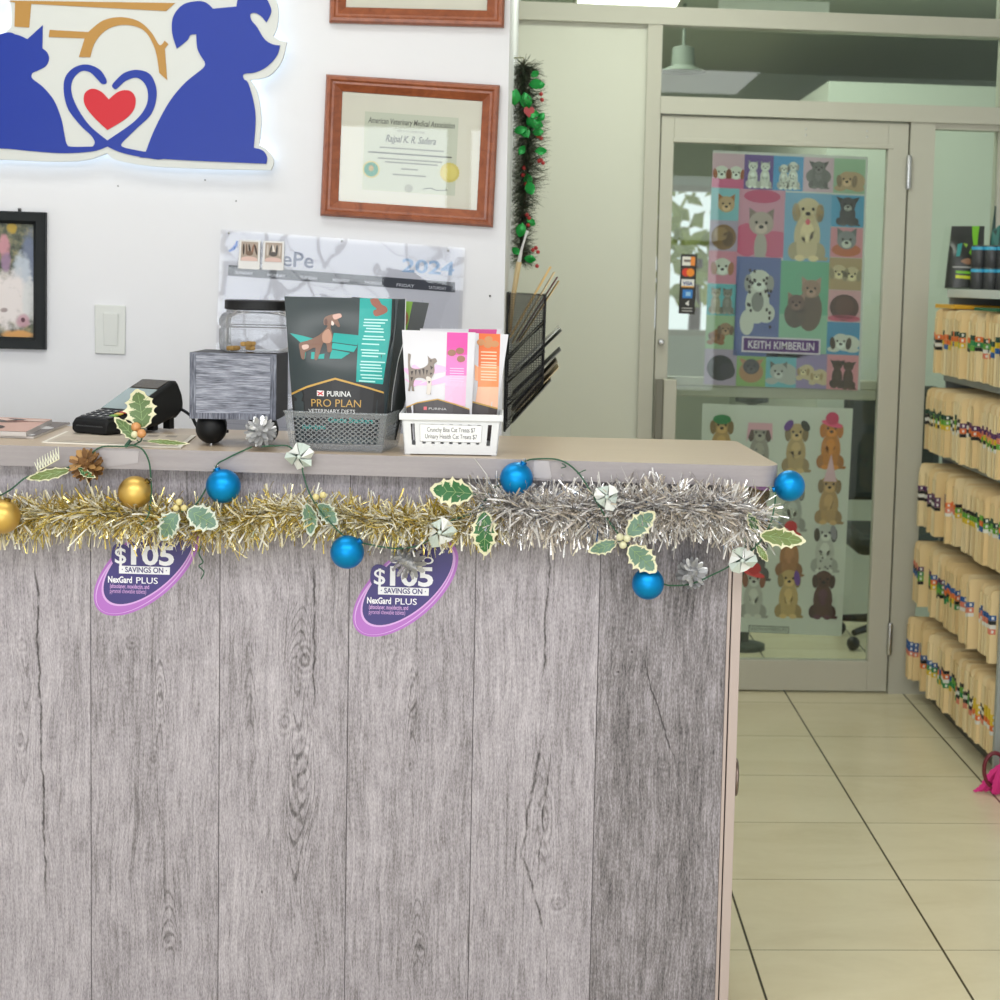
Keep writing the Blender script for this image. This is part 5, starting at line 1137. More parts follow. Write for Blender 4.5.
tinsel('silver_tinsel', 'silver tinsel garland under the right half of the worktop', [(478, 505, .0), (520, 508, .012), (570, 512, .014), (620, 508, .014), (670, 507, .016), (715, 510, .016), (752, 517, .008)], .064, 5200, G_SILV, (6, 4, 5, 4, 2), 22, .004)
# ---- wire garland
M_WIRE = mat('green_plastic_wire', (36, 84, 58), .5); M_LG = mat('holly_green', (46, 104, 56), .45); M_LC = mat('holly_cream_edge', (222, 218, 184), .5); M_LV = mat('holly_vein', (150, 176, 120), .5)
M_LGR = mat('frosted_holly_green', (104, 134, 116), .5); M_LGC = mat('frosted_holly_edge', (206, 212, 196), .5); M_OL = mat('olive_holly', (112, 128, 72), .5)
G = thing('wire_garland', 'green wire garland with holly sprigs strung along the worktop edge', 'garland', onC((380, 540), .02))
def wire(pts, r=.0016): MB().tube(catmull([onC(p[:2], p[2]) for p in pts], 7), r, M_WIRE, 7).build('wire', G)
def onT(px, h): # a point lying on the worktop
    return onZ(px, ZT_+h)
wire([(-12, 502, .03), (10, 490, .03), (27, 477, .022), (45, 474, .02), (66, 468, .02), (84, 461, .015), (93, 452, .008), (102, 446.8, .003), (114, 446.2, .004), (128, 446.5, .004)])
MB().tube(catmull([onC((126, 446, ), .004), onC((130, 441), -.03), onC((134, 438), -.05)], 6), .0035, M_WIRE, 8).build('wire', G)
wire([(126, 446, .003), (134, 445.5, .004), (143, 450, .012), (149, 462, .016), (151, 480, .02), (151, 498, .03), (148, 516, .05), (141, 525, .05)])
wire([(252, 447, .001), (240, 452, .003), (226, 459, .008), (217, 465, .012), (208, 484, .014), (203, 494, .02), (194, 506, .045), (181, 512, .055)])
wire([(262, 446.5, .002), (276, 445.8, .003), (290, 447, .006), (301, 462, .012), (303, 473, .016), (309, 492, .03), (318, 508, .05), (330, 522, .058), (344, 536, .055), (356, 541, .055), (372, 545, .055), (396, 548.5, .05), (416, 546, .045), (432, 538, .04), (446, 523, .035), (462, 517, .03), (476, 512, .025), (484, 502, .02), (487, 495, .018), (480, 493.5, .018)], .0015)
wire([(486, 495, .018), (494, 488, .014), (503, 483, .012)])
wire([(523, 462, .02), (531, 459.4, .006), (545, 458.7, .004), (557, 459.5, .006), (568, 464, .012), (580, 475, .02), (592, 494, .035), (604, 514, .05), (616, 531, .06), (630, 548, .055), (643, 563, .038)])
wire([(646, 566, .036), (656, 574, .034), (664, 584, .03), (678, 585.5, .02), (694, 583, .018), (712, 575, .018), (728, 567, .02), (745, 556, .03), (757, 545, .035), (766, 533, .035), (772, 518, .03), (775, 502, .02), (775.5, 492, .014)])
wire([(201, 546, .03), (199, 554, .02), (203, 562, .015), (199, 566, .012), (204, 572, .012), (201, 579, .01)], .0013)
wire([(562, 463.5, .01), (566, 466.5, .012), (561, 468, .013)], .001); wire([(577, 474, .02), (583, 471, .02), (586, 470, .02)], .001)
def holly(base, tip, off, width, seed, gm=M_LG, cm=M_LC, tipoff=None, teeth=5, cup=.25, vm=None, roll=0.0):
    """a holly leaf from stem pixel to tip pixel, cream margin with points"""
    b, t = onC(base, off), onC(tip, off if tipoff is None else tipoff); ax = t-b; L = ax.length; ax.normalize()
    sd = ax.cross(ND).normalized(); sd = Matrix.Rotation(roll, 3, ax) @ sd; nm = sd.cross(ax); rr = random.Random(seed)
    n = teeth*6; 
    def edge(k, s, inset):
        x = k/n; w = math.sin(pi*min(1, x*.96+.02))**.75*(1-.25*x)
        ph = (x*teeth+.5) % 1; pk = abs(2*ph-1)**2.2; tooth = .78+.26*pk
        if inset: tooth = .64+.15*pk; x = .04+x*.88
        y = w*width*tooth*(L*.5)
        return b+ax*(x*L)+sd*(s*y)+nm*((y*y)/(L*.5*width)*cup+.004*math.sin(x*6+seed)+(.0007 if inset else 0))
    mb = MB()
    for inset, m in ((0, cm), (1, gm)):
        A = [edge(k, 1, inset) for k in range(n+1)]; B = [edge(k, -1, inset) for k in range(n+1)]
        Cn = [b+ax*(((.04+(k/n)*.86) if inset else k/n)*L)+nm*(.004*math.sin(((.04+(k/n)*.86) if inset else k/n)*6+seed)+(.0007 if inset else 0)) for k in range(n+1)]
        vs = A+Cn+B; N = n+1
        mb.add(vs, [(k, N+k, N+k+1, k+1) for k in range(n)]+[(N+k, 2*N+k, 2*N+k+1, N+k+1) for k in range(n)], m, True)
    vm = vm or M_LV
    def vein(p, q): mb.tube([p+nm*.0012, q+nm*.0012], .0005, vm, 4, caps=False)
    cl = [b+ax*(x*L)+nm*(.004*math.sin(x*6+seed)) for x in (.05, .3, .55, .85)]
    for p, q in zip(cl, cl[1:]): vein(p, q)
    for x in (.2, .4, .6):
        for s in (-1, 1):
            o = b+ax*(x*L)+nm*.004*math.sin(x*6+seed); y = math.sin(pi*x)*width*L*.5*.55; vein(o, b+ax*((x+.16)*L)+sd*(s*y)+nm*(.004*math.sin((x+.16)*6+seed)+y*y/(L*.5*width)*cup))
    mb.tube([b-ax*.006, b+ax*.004], .001, M_WIRE, 6)
    mb.build('holly_leaf', G)
def berry(px, off, r, m): MB().ball(onC(px, off), r, m, 14, 8).build('berry', G)
M_BO, M_BWH = mat('orange_berry', (206, 146, 92), .25), mat('cream_berry', (214, 212, 176), .25)
# sprig standing on the worktop
holly((144, 428), (137, 389), -.03, 1.0, 1, mat('mid_holly_green', (98, 122, 76), .45), M_LC); holly((137, 440), (115, 417), -.01, .55, 2, mat('mid_holly_green', (98, 122, 76), .45), M_LC)
berry((136, 427), -.015, .0095, M_BO); berry((141.5, 433.5), -.005, .009, M_BO); berry((134.5, 434.5), -.002, .007, M_BWH)
holly((146, 441), (190, 443.5), -.012, .16, 3, M_OL, M_LC)
MB().tube([onC((144, 430), -.028), onC((141, 441), -.02), onC((134, 445), -.002)], .0016, M_WIRE, 7).build('wire', G)
# olive sprig at the far left with a white fir twig
holly((70, 470), (26, 479), .03, .32, 4, M_OL, M_LC); holly((78, 468), (95, 478), .045, .5, 5, M_LG, M_LC)
mb = MB(); tw0, tw1 = onC((38, 471), .028), onC((59, 459), .03)
mb.tube([tw0, tw1], .0012, M_LC, 6)
for k in range(9):
    c = tw0.lerp(tw1, k/8); 
    for s in (-1, 1): mb.tube([c, c+UD*(-.004+.004*s)+Vector((0, 0, .024 if s > 0 else .016))+ND*.004*s], [.0012, .0006], mat('white_needle', (234, 234, 214), .6), 5)
mb.build('white_fir_twig', G)
# frosted pairs
holly((178, 513), (160, 540), .055, .95, 6, M_LGR, M_LGC, roll=.3); holly((188, 510), (218, 527), .055, .95, 7, M_LGR, M_LGC, roll=-.3)
holly((308, 503), (312, 536), .05, .75, 8, M_LGR, M_LGC, roll=.4); holly((318, 504), (338, 524), .05, .8, 9, M_LGR, M_LGC)
for px in ((179, 502), (184, 508), (176, 508)): berry(px, .06, .0065, mat('pale_gold_berry', (214, 200, 140), .25))
for px in ((316, 497), (323, 495)): berry(px, .052, .0065, mat('pale_gold_berry', (214, 200, 140), .25))
# green pair at the centre
holly((473, 494), (430, 489), .045, .82, 10); holly((484, 511), (485, 556), .045, .7, 11)
# trio with cream berries
holly((617, 542), (588, 552), .06, .62, 12, M_LGR, M_LC); holly((627, 535), (655, 512), .062, .78, 13, M_LGR, M_LC); holly((629, 546), (656, 572), .062, .85, 14, M_LGR, M_LC)
for px in ((620, 537), (627, 538.5), (623, 545)): berry(px, .068, .0075, M_BWH)
# sprig at the counter corner
holly((760, 535), (806, 541), .04, .55, 15, M_OL, M_LC, tipoff=.05); holly((758, 533), (748, 512), .035, .6, 16, mat('dark_holly', (60, 96, 66), .5), M_LC); holly((757, 545), (768, 562), .04, .5, 17, M_OL, M_LC)
# ---- baubles
M_BB = mat('satin_blue_bauble', (4, 136, 204), .4, .8, .5); M_GB = mat('satin_gold_bauble', (214, 178, 98), .4, .9, .5)
def bauble(px, rpx, off, label, m, cap, group):
    c = onC(px, off); r = rpx*(c.y*.998)/F; t = thing('bauble', label, 'bauble', c, group=group)
    MB().ball(c, r, m, 40, 24).build('ball', t)
    d = (onC(cap, off)-c).normalized()
    cpo = MB().lathe([(r*.2, 0), (r*.2, r*.16), (r*.16, r*.18), (.0, r*.18)], c+d*r*.96, mat('dark_gold_cap', (120, 100, 50), .35, 1) if m == M_GB else mat('blue_cap', (20, 110, 170), .3, .9), axis=d, seg=14).build('cap', t)
    q = c+d*(r*1.2); e = d.cross(ND).normalized()
    MB().tube([q+(d*math.sin(a)+e*math.cos(a))*r*.12 for a in [2*pi*k/10 for k in range(10)]], .0006, M_CHROME, 5, True).build('loop', cpo)
BG = 'satin blue baubles on the garland'; GG = 'satin gold baubles on the garland'
bauble((2.5, 516.5), 17, .07, 'gold bauble cut by the left edge of the photo', M_GB, (8, 498), GG)
bauble((135, 492.3), 16.3, .025, 'gold bauble below the card terminal', M_GB, (149, 480), GG)
bauble((223.3, 486), 17, .03, 'blue bauble below the grey treat box', M_BB, (216.5, 468), BG)
bauble((347.2, 552), 16.8, .07, 'blue bauble hanging lowest in the gold tinsel, left of the second sticker', M_BB, (361, 540), BG)
bauble((516.5, 478.6), 16.6, .022, 'blue bauble at the worktop edge right of the white basket', M_BB, (524, 462), BG)
bauble((648, 583.5), 16.4, .036, 'blue bauble hanging under the holly leaves with cream berries', M_BB, (646, 567), BG)
bauble((789.5, 485.8), 15.8, -.012, 'blue bauble at the rounded right corner of the worktop', M_BB, (775.5, 489), BG)
# ---- pine cones
def cone(px, rpx, off, label, m, axis, group, tip=None, seed=0, elong=1.15):
    c = onC(px, off); r = rpx*c.y/F; A = Vector(axis).normalized(); t = thing('pine_cone', label, 'pine cone', c, group=group); rr = random.Random(seed)
    MB().lathe([(0, -r*elong), (r*.35, -r*.7*elong), (r*.42, 0), (r*.25, r*.7*elong), (0, r*elong)], c, m, axis=A, seg=12).build('core', t)
    u = A.orthogonal().normalized(); w = A.cross(u); mb = MB()
    for row in range(8):
        h = -.85+1.7*row/7; n = 8 if 1 < row < 6 else 5; rad = r*math.sqrt(max(.12, 1-h*h*.9))
        for k in range(n):
            a = 2*pi*(k+.5*(row % 2))/n+rr.uniform(-.12, .12); o = u*math.cos(a)+w*math.sin(a); s = A.cross(o); b0 = c+A*(h*r*elong*.8)+o*r*.25
            e = b0+o*(rad-.22*r)+A*(r*.22+.12*r*h); mid = b0.lerp(e, .6)
            wd = r*.17
            mb.add([b0-s*wd*.4, b0+s*wd*.4, mid+s*wd, e+s*wd*.55, e+A*r*.03+o*r*.05, e-s*wd*.55, mid-s*wd], [(0, 1, 2, 6), (2, 3, 4, 5, 6)], m if not tip or rr.random() < .6 else tip, True)
            dd = A*r*.07
            mb.add([e+s*wd*.55, e+A*r*.03+o*r*.05, e-s*wd*.55, e-s*wd*.45-dd, e+o*r*.02-dd, e+s*wd*.45-dd], [(0, 1, 4, 5), (1, 2, 3, 4)], tip or m)
    mb.build('scales', t)
cone((88, 467), 16, .02, 'brown pine cone on the worktop edge beside the gold baubles', mat('brown_cone', (122, 86, 48), .6), ND*.7+Vector((-.2, 0, .5)), None, mat('tan_cone_tip', (176, 134, 80), .6), 1)
SVC = mat('dull_silver_cone', (158, 158, 160), .4, .4); SVT = mat('bright_silver_tip', (232, 232, 232), .25, .7)
SG = 'silver pine cones on the garland'
cone((261, 433), 15, -.035, 'silver pine cone lying on the worktop in front of the grey box', SVC, ND*.9+Vector((.1, 0, .5)), SG, SVT, 2)
cone((406, 560), 17, .03, 'silver pine cone covering part of the second sticker', SVC, ND*.5+Vector((.5, 0, -.3)), SG, SVT, 3)
cone((690.5, 574), 15.5, .0, 'silver pine cone beside the lowest blue bauble near the counter corner', SVC, ND*.9+Vector((.35, 0, .35)), SG, SVT, 4)
# ---- white folded ribbon flowers
RIB = mat('white_satin_ribbon', (224, 226, 222), .35); RIB2 = mat('pale_mint_ribbon', (196, 208, 200), .35)
def ribbon(px, rpx, off, label, seed):
    c = onC(px, off); r = rpx*c.y/F; t = thing('ribbon_flower', label, 'ribbon flower', c, group='white ribbon flowers on the garland'); rr = random.Random(seed)
    n = 6; a0 = rr.uniform(0, 6)
    for k in range(n):
        a = a0+2*pi*k/n; d = UD*math.cos(a)+Vector((0, 0, 1))*math.sin(a); e = UD*math.cos(a+2*pi/n)+Vector((0, 0, 1))*math.sin(a+2*pi/n); h = ND*r
        mb = MB(); top = c+h*rr.uniform(.4, .9)+d*r*.16
        P = [top, c+d*r*rr.uniform(.7, 1.1)+h*rr.uniform(0, .5), c+(d+e*rr.uniform(.5, 1.5)).normalized()*r*rr.uniform(.75, 1.3)+h*rr.uniform(-.2, .7), c+e*r*rr.uniform(.8, 1.05)+h*rr.uniform(0, .3), c-h*.5]
        mb.add(P, [(0, 1, 2), (0, 2, 3), (4, 2, 1), (4, 3, 2)], RIB if k % 2 else RIB2); mb.build('petal', t, label='pale mint petal' if k % 2 == 0 else None)
    MB().ball(c+ND*r*.7, r*.16, RIB2, 10, 6).build('centre', t)
ribbon((301, 456), 14, .012, 'white ribbon flower on the worktop edge under the smoky basket', 1)
ribbon((441, 531), 15, .04, 'white ribbon flower above the right end of the second sticker', 2)
ribbon((607, 496), 13, .045, 'white ribbon flower in the silver tinsel below the bare worktop edge', 3)
ribbon((742, 559), 14.5, .03, 'white ribbon flower at the right end of the plank front', 4)
# ================================================================ on the side wall: mesh pocket rack and pine swag
HY = 4.42
def hp(px, dy=0): return onY(px, HY+dy)
rk = thing('wall_file_rack', 'black wire mesh file rack hung on the end of the white wall', 'file rack', Vector((WX, HY+.14, hp((504, 432)).z)))
def mesh_mat():
    m, nt, b = nmat('black_wire_mesh', .5, .4); b.inputs['Base Color'].default_value = lin((20, 20, 22)); x, y, z = geo_xyz(nt)
    a = ((x+y)*470).sin().abs(); c = (z*470).sin().abs(); f = a.step(.55, .75)._op('MAXIMUM', c.step(.55, .75)); f = f*.5+.08
    nt.links.new(f.k, b.inputs['Alpha']); return m
MM = mesh_mat(); MWI = mat('black_enamel_wire', (22, 22, 24), .35)
A, B, Cc, Dd = hp((508, 293)), hp((545.5, 295.5)), hp((542.5, 385)), hp((504.5, 431))
A.x = max(A.x, WX+.004); Dd.x = max(Dd.x, WX+.004)
dy = Vector((0, .28, 0))
for o in (Vector(), dy):
    n = 'side_panel'; mb = MB(); mb.quad([A+o, B+o, Cc+o, Dd+o], MM); mb.build(n, rk)
    MB().tube([A+o, B+o, Cc+o, Dd+o], .0032, MWI, 8, True).build('side_frame', rk)
for P_, Q_ in ((A, A+dy), (B, B+dy), (Cc, Cc+dy), (Dd, Dd+dy)): MB().tube([P_, Q_], .003, MWI, 8).build('cross_wire', rk)
mb = MB(); mb.quad([A, A+dy, Dd+dy, Dd], MM); mb.build('back_panel', rk)
tiers = [((506.5, 361), (545, 322)), ((506, 384), (544.2, 352)), ((505.2, 408), (543.3, 374))]
mb = MB(); mb.quad([Cc, Cc+dy, Dd+dy, Dd], MM); mb.build('pocket_panel', rk)
for p, q in tiers:
    p, q = hp(p), hp(q); mb = MB(); mb.quad([q, q+dy, p+dy, p], MM); mb.build('pocket_panel', rk)
    MB().tube([p, q, q+dy, p+dy], .0028, MWI, 8, True).build('pocket_frame', rk)
# folders leaning in the pockets: thin boards seen on edge
M_MAN = mat('manila_card', (226, 190, 126), .6); M_MANL = mat('pale_manila_card', (236, 214, 168), .6); M_GRYF = mat('grey_folder_card', (112, 112, 108), .5); M_PLAS = mat('clear_folder_plastic', (206, 210, 208), .2)
def leaf_board(p, q, th, y0, y1, m, label, name='folder', grp='folders in the wire rack'):
    p, q = hp(p), hp(q); d = (q-p).normalized(); n = d.cross(Vector((0, 1, 0))).normalized()*th/2
    a = [p-n, q-n, q+n, p+n]; mb = MB(); mb.hexa([v+Vector((0, y0, 0)) for v in a], [v+Vector((0, y1, 0)) for v in a], m)
    return mb.build(name, label=label, cat='folder', group=grp)
leaf_board((510, 338), (551, 266.5), .005, .012, .25, M_MAN, 'thickest manila folder leaning in the top pocket of the wire rack')
leaf_board((512, 344), (555, 272), .003, .02, .25, M_MANL, 'pale manila folder second from the left in the top pocket of the wire rack')
leaf_board((516, 343), (558, 277), .0018, .03, .25, mat('maroon_card', (120, 60, 66), .6), 'thin maroon edged folder in the top pocket of the wire rack')
leaf_board((519, 343), (559.5, 281), .0022, .02, .25, M_MAN, 'outermost thin manila folder in the top pocket of the wire rack')
leaf_board((513, 372), (560, 328), .0016, .02, .25, M_PLAS, 'clear plastic folder sticking out of the second pocket of the wire rack')
leaf_board((520, 372), (562, 331), .0012, .02, .25, M_GRYF, 'thin grey folder under the clear one in the second pocket of the wire rack')
leaf_board((512, 397), (561, 350.5), .003, .02, .25, M_GRYF, 'grey plastic folder sticking out of the third pocket of the wire rack')
leaf_board((512, 412), (557, 362), .006, .02, .25, mat('grey_brown_file', (126, 116, 96), .6), 'thick grey brown file in the lowest pocket of the wire rack')
leaf_board((516, 413), (559, 368), .002, .02, .25, M_MANL, 'thin pale folder under the thick file in the lowest pocket of the wire rack')
leaf_board((512, 424), (551, 381), .003, .02, .25, M_GRYF, 'dark grey folder below the lowest pocket of the wire rack')
bs = thing('back_scratcher', 'wooden stick with a white end standing upright in the wire rack', 'stick', hp((509, 330), .1))
MB().tube([hp((509, 333), .1), hp((513, 297), .1), hp((519, 262), .1)], [.006, .0065, .0075], M_MANL, 10).build('stick', bs)
MB().tube([hp((519, 262), .1), hp((521.5, 250), .1), hp((525, 238), .1), hp((527.5, 230.5), .1)], [.006, .0035, .003, .004], mat('white_plastic', (232, 232, 232), .4), 10).build('white_end', bs, label='white plastic end')
# pine swag
SY = 4.9
sp = lambda px, dy=0: onY(px, SY+dy)
swg = thing('pine_swag', 'green pine swag with shiny leaves and red berries hanging on the wall end', 'swag', sp((520, 262)))
ax_ = catmull([sp(p) for p in ((523, 64), (525, 100), (527, 140), (525, 180), (522, 220), (522, 262))], 6)
for v in ax_: v.x = max(v.x, WX+.03)
MB().tube(ax_, .004, mat('dark_swag_stem', (50, 52, 40), .7), 6).build('stem', swg)
rr = random.Random(12); ND_G = [mat('dark_pine_needle', (52, 68, 50), .6), mat('mid_pine_needle', (84, 100, 74), .6), mat('brown_pine_needle', (96, 84, 70), .6), mat('grey_pine_needle', (120, 122, 104), .6)]
mb = MB()
for k in range(5200):
    i = rr.randrange(len(ax_)-1); c = ax_[i].lerp(ax_[i+1], rr.random()); a = rr.uniform(0, 2*pi); fat = 1.0 if i < 20 else .7
    v = Vector((math.cos(a), math.sin(a), rr.uniform(-.8, .5))).normalized()*rr.uniform(.03, .078)*fat; e = c+v
    if e.x < WX+.003: e.x = WX+.003
    s = v.cross(Vector((rr.random(), rr.random(), 1))).normalized()*.0011
    mb.add([c-s, c+s, e+s*.4, e-s*.4], [(0, 1, 2, 3)], rr.choices(ND_G, (5, 4, 2, 1))[0])
mb.build('needles', swg)
GLF = mat('shiny_green_leaf', (24, 156, 64), .18, .3)
for px, d, s in (((536, 84), (1, .1), 11), ((540, 85), (1, .25), 8), ((526, 101), (.2, -1), 13), ((515, 97), (-.1, -1), 12), ((541, 117), (.6, .8), 8), ((531, 122), (.5, -.9), 10), ((537, 124), (1, -.3), 10), ((525, 132), (-.5, .7), 10), ((538, 132), (1, .1), 9), ((541, 151), (1, .1), 9), ((528, 180), (.1, -1), 10), ((530, 188), (.4, -1), 11), ((531, 222), (1, -.6), 8), ((521, 230), (-.2, -1), 11), ((530, 259), (1, -.1), 9), ((516, 251), (-.5, .5), 8), ((535, 74), (.8, .6), 7), ((520, 130), (-.6, -.2), 9), ((533, 114), (.9, .2), 9), ((522, 150), (-.4, -.7), 8)):
    c = sp(px, -.05+rr.uniform(-.02, .03)); dd = Vector((d[0], rr.uniform(-.3, .3), d[1])).normalized(); L = s*1.35*SY/F; sd = dd.cross(Vector((rr.uniform(-.3, .3), -1, rr.uniform(-.3, .3)))).normalized()
    mb = MB(); P = [c+dd*(L*(x-.5))+sd*(s_*L*.36*math.sin(pi*x)**.8)+Vector((0, -.004*math.sin(pi*x)*(1 if s_ == 0 else 0), 0)) for s_ in (1, 0, -1) for x in (0, .2, .45, .7, .9, 1)]
    mb.add(P, [(k, k+1, 7+k, 6+k) for k in range(5)]+[(6+k, 7+k, 13+k, 12+k) for k in range(5)], GLF, True); mb.build('shiny_leaf', swg)
RB = mat('red_berry', (190, 54, 56), .3)
for px in ((541, 94), (542, 100), (529, 112), (541, 138), (538, 136), (541, 160), (543, 163), (539, 161), (524, 168), (523, 175), (526, 184), (527, 215), (529, 218), (528, 225), (536, 248), (538, 252), (533, 250), (537, 266)): MB().ball(sp(px, -.03), .0062, RB, 10, 6).build('berry', swg)
mb = MB(); hc = sp((529, 113), -.06); hp_ = [(0, -.4), (-.45, .1), (-.4, .42), (-.18, .5), (0, .34), (.18, .5), (.4, .42), (.45, .1)]
mb.poly([hc+Vector((x*.035, -.004, y*.035)) for x, y in hp_], RB, off=(0, .006, 0)); mb.build('red_heart', swg)
MB().tube([Vector((WX+.002, SY, sp((515, 58)).z)), Vector((WX+.03, SY, sp((515, 58)).z+.002)), ax_[0]], .002, mat('red_green_hook', (120, 120, 60), .4), 6).build('hook', swg)
# ================================================================ file shelf at the right
SX, SY0, SY1 = 1.50, 5.02, 6.10       # front plane, near end, far end
M_SH = mat('grey_steel_shelf', (150, 156, 152), .4, 0, .5)
shf = thing('file_shelf', 'grey steel shelf unit full of manila patient files', 'shelf', ((SX+RX)/2, (SY0+SY1)/2, 0))
ZR = [1.245, .955, .665, .378, .085]     # shelf board heights, top row first
XR = [1.492, 1.485, 1.474, 1.462, 1.452]  # front line of the files in each row
FH = .232
TOPZ = 1.555
for z in ZR: MB().box((SX+.05, SY0+.002, z-.032), (RX-.006, SY1, z), M_SH).build('shelf_board', shf, bevel=.002)
MB().box((SX+.05, SY0-.02, TOPZ-.03), (RX-.006, SY1, TOPZ), mat('pale_shelf_top', (196, 200, 194), .4)).build('top_board', shf, bevel=.002)
MB().box((SX-.016, SY0-.022, 0), (RX-.006, SY0, .86), M_SH).build('end_panel', shf, bevel=.002)
MB().box((SX+.02, SY0-.022, .86), (RX-.006, SY0, TOPZ-.03), M_SH).build('end_panel', shf, bevel=.002)
MB().box((SX+.06, SY1, 0), (RX-.006, SY1+.012, TOPZ), M_SH).build('end_panel', shf, bevel=.002)
MB().box((RX-.02, SY0, 0), (RX-.006, SY1, TOPZ), M_SH).build('back_sheet', shf)
MB().box((SX+.04, SY0, 0), (SX+.055, SY1, ZR[4]-.032), mat('dark_kick_plate', (84, 84, 78), .5)).build('kick_plate', shf)
# manila files: a card wallet with papers inside and coloured end tabs
MAN = [mat('manila_file_%d' % i, c, .6) for i, c in enumerate(((238, 212, 160), (234, 206, 152), (241, 220, 174)))]
PAPER = mat('file_papers', (228, 224, 216), .7)
TABS = dict(orange=mat('tab_orange', (232, 116, 48), .5), green=mat('tab_green', (40, 140, 76), .5), dgreen=mat('tab_dark_green', (26, 70, 52), .5), blue=mat('tab_blue', (36, 92, 160), .5), yellow=mat('tab_yellow', (226, 192, 40), .5), purple=mat('tab_purple', (92, 42, 96), .5), black=mat('tab_black', (40, 38, 38), .5), white=mat('tab_white', (232, 230, 222), .5), coral=mat('tab_coral', (224, 130, 104), .5), lime=mat('tab_lime', (104, 170, 56), .5))
def file_mesh(seed, th, tabs, ztab):
    """local: x into the shelf, y thickness, z up; the tabbed edge at x = 0"""
    rr = random.Random(seed); mb = MB(); m = MAN[seed % 3]; d, h = .30, FH+rr.uniform(-.006, .006)
    def sheet(y0, y1, hh, x0, mm, cc=.012):
        a = [(x0, 0), (d, 0), (d, hh), (x0+cc, hh), (x0+cc*.3, hh-cc*.3), (x0, hh-cc)]
        mb.hexa_n([Vector((x, y0, z)) for x, z in a], [Vector((x, y1, z)) for x, z in a], mm)
    sheet(0, .0012, h, 0, m); sheet(th-.0012, th, h-.004, .003, m); sheet(.0014, th-.0014, h-.014, .006, PAPER, .008)
    mb.box((0, 0, .0), (.0012, th, h-.03), m)
    z = ztab+rr.uniform(-.012, .012)
    for t in tabs:
        hz = .017 if t not in ('black', 'white') else .012
        mm = TABS[t]
        mb.box((-.0006, -.0006, z-hz), (.019, .0, z), mm); mb.box((-.0008, -.0006, z-hz), (0, th+.0004, z), mm)
        if t not in ('black', 'white'): mb.box((.004, -.0009, z-hz+.004), (.012, -.0006, z-.004), TABS['white'])
        z -= hz+.001
    return mb
def hexa_n(s, a, b, m):
    n = len(a); s.add(list(a)+list(b), [tuple(reversed(range(n))), tuple(range(n, 2*n))]+[(i, (i+1) % n, n+(i+1) % n, n+i) for i in range(n)], m)
MB.hexa_n = hexa_n
PAL = [[('orange', 'black', 'white', 'black'), ('orange', 'orange', 'blue'), ('dgreen', 'orange', 'yellow'), ('dgreen', 'green', 'lime'), ('orange', 'green', 'black'), ('dgreen', 'lime', 'white', 'coral'), ('dgreen', 'yellow', 'blue'), ('orange', 'coral', 'purple')],
       [('dgreen', 'black', 'white', 'black'), ('dgreen', 'lime', 'yellow'), ('black', 'white', 'black', 'white'), ('purple', 'orange', 'black'), ('purple', 'coral', 'lime'), ('purple', 'yellow', 'black', 'white')],
       [('purple', 'black', 'white', 'black'), ('purple', 'purple', 'black'), ('orange', 'coral', 'white'), ('black', 'lime', 'yellow'), ('dgreen', 'lime', 'white'), ('lime', 'orange', 'blue')],
       [('coral', 'black', 'blue'), ('purple', 'green', 'lime', 'black'), ('blue', 'orange', 'yellow'), ('blue', 'orange', 'black', 'green'), ('blue', 'coral', 'white'), ('blue', 'black', 'white', 'coral')],
       [('blue', 'blue', 'coral'), ('blue', 'black', 'orange'), ('blue', 'green', 'yellow'), ('black', 'orange', 'white', 'green'), ('black', 'lime', 'green'), ('black', 'white', 'black', 'coral'), ('yellow', 'yellow', 'orange', 'white')]]
ROWN = ['top row', 'second row from the top', 'middle row', 'second row from the floor', 'bottom row']
fcount = 0
for r in range(5):
    rr = random.Random(40+r); meshes = []
    protos = []
    for k, tb in enumerate(PAL[r]):
        for th in (.011, .016, .022): protos.append((tb, th, r*100+k*3+int(th*1000)))
    y = SY1-.012; x_run = 0; first = {}
    while True:
        idx = min(len(PAL[r])-1, max(0, int((SY1-y)/(SY1-SY0)*len(PAL[r])+rr.uniform(-.7, .7)))); th = rr.choice((.011, .016, .016, .022))
        if y-th < SY0+.008: break
        if rr.random() < .3: x_run = rr.uniform(-.014, .030)
        if rr.random() < .06 and r > 0: y -= .014
        key = (idx, th); x = XR[r]+x_run+rr.uniform(-.003, .003); loc = (x, y-th, ZR[r]+.0006)
        if key not in first:
            o = file_mesh(r*50+idx*7+int(th*1000), th, PAL[r][idx], .15 if r != 4 else .14).build('patient_file', loc=(0, 0, 0)); first[key] = o
        else:
            o = first[key].copy(); COL.objects.link(o)
        o.location = loc; o.rotation_euler = (0, 0, rr.uniform(-.004, .004))
        props(o, 'manila patient file with coloured tabs, %s of the shelf' % ROWN[r], 'file', 'patient files in the %s of the shelf' % ROWN[r])
        y -= th+rr.uniform(.0024, .0045); fcount += 1
# yellow and dark green folders lying on top of the first row
def flat(px0, px1, z, h, depth, m, label):
    a, b = onX(px0, XR[0]+.02), onX(px1, XR[0]+.02)
    MB().box((XR[0]+.01, b.y, z), (XR[0]+.01+depth, a.y, z+h), m).build('card_folder', label=label, cat='folder', group='folders lying on the top row of files', bevel=.001)
flat((938, 303), (957, 307), ZR[0]+FH+.008, .014, .2, mat('yellow_folder', (226, 170, 40), .5), 'yellow folder lying on the far end of the top row of files')
flat((977, 309), (999, 312), ZR[0]+FH+.008, .010, .2, mat('green_folder', (26, 96, 60), .5), 'dark green folder lying on the near end of the top row of files')
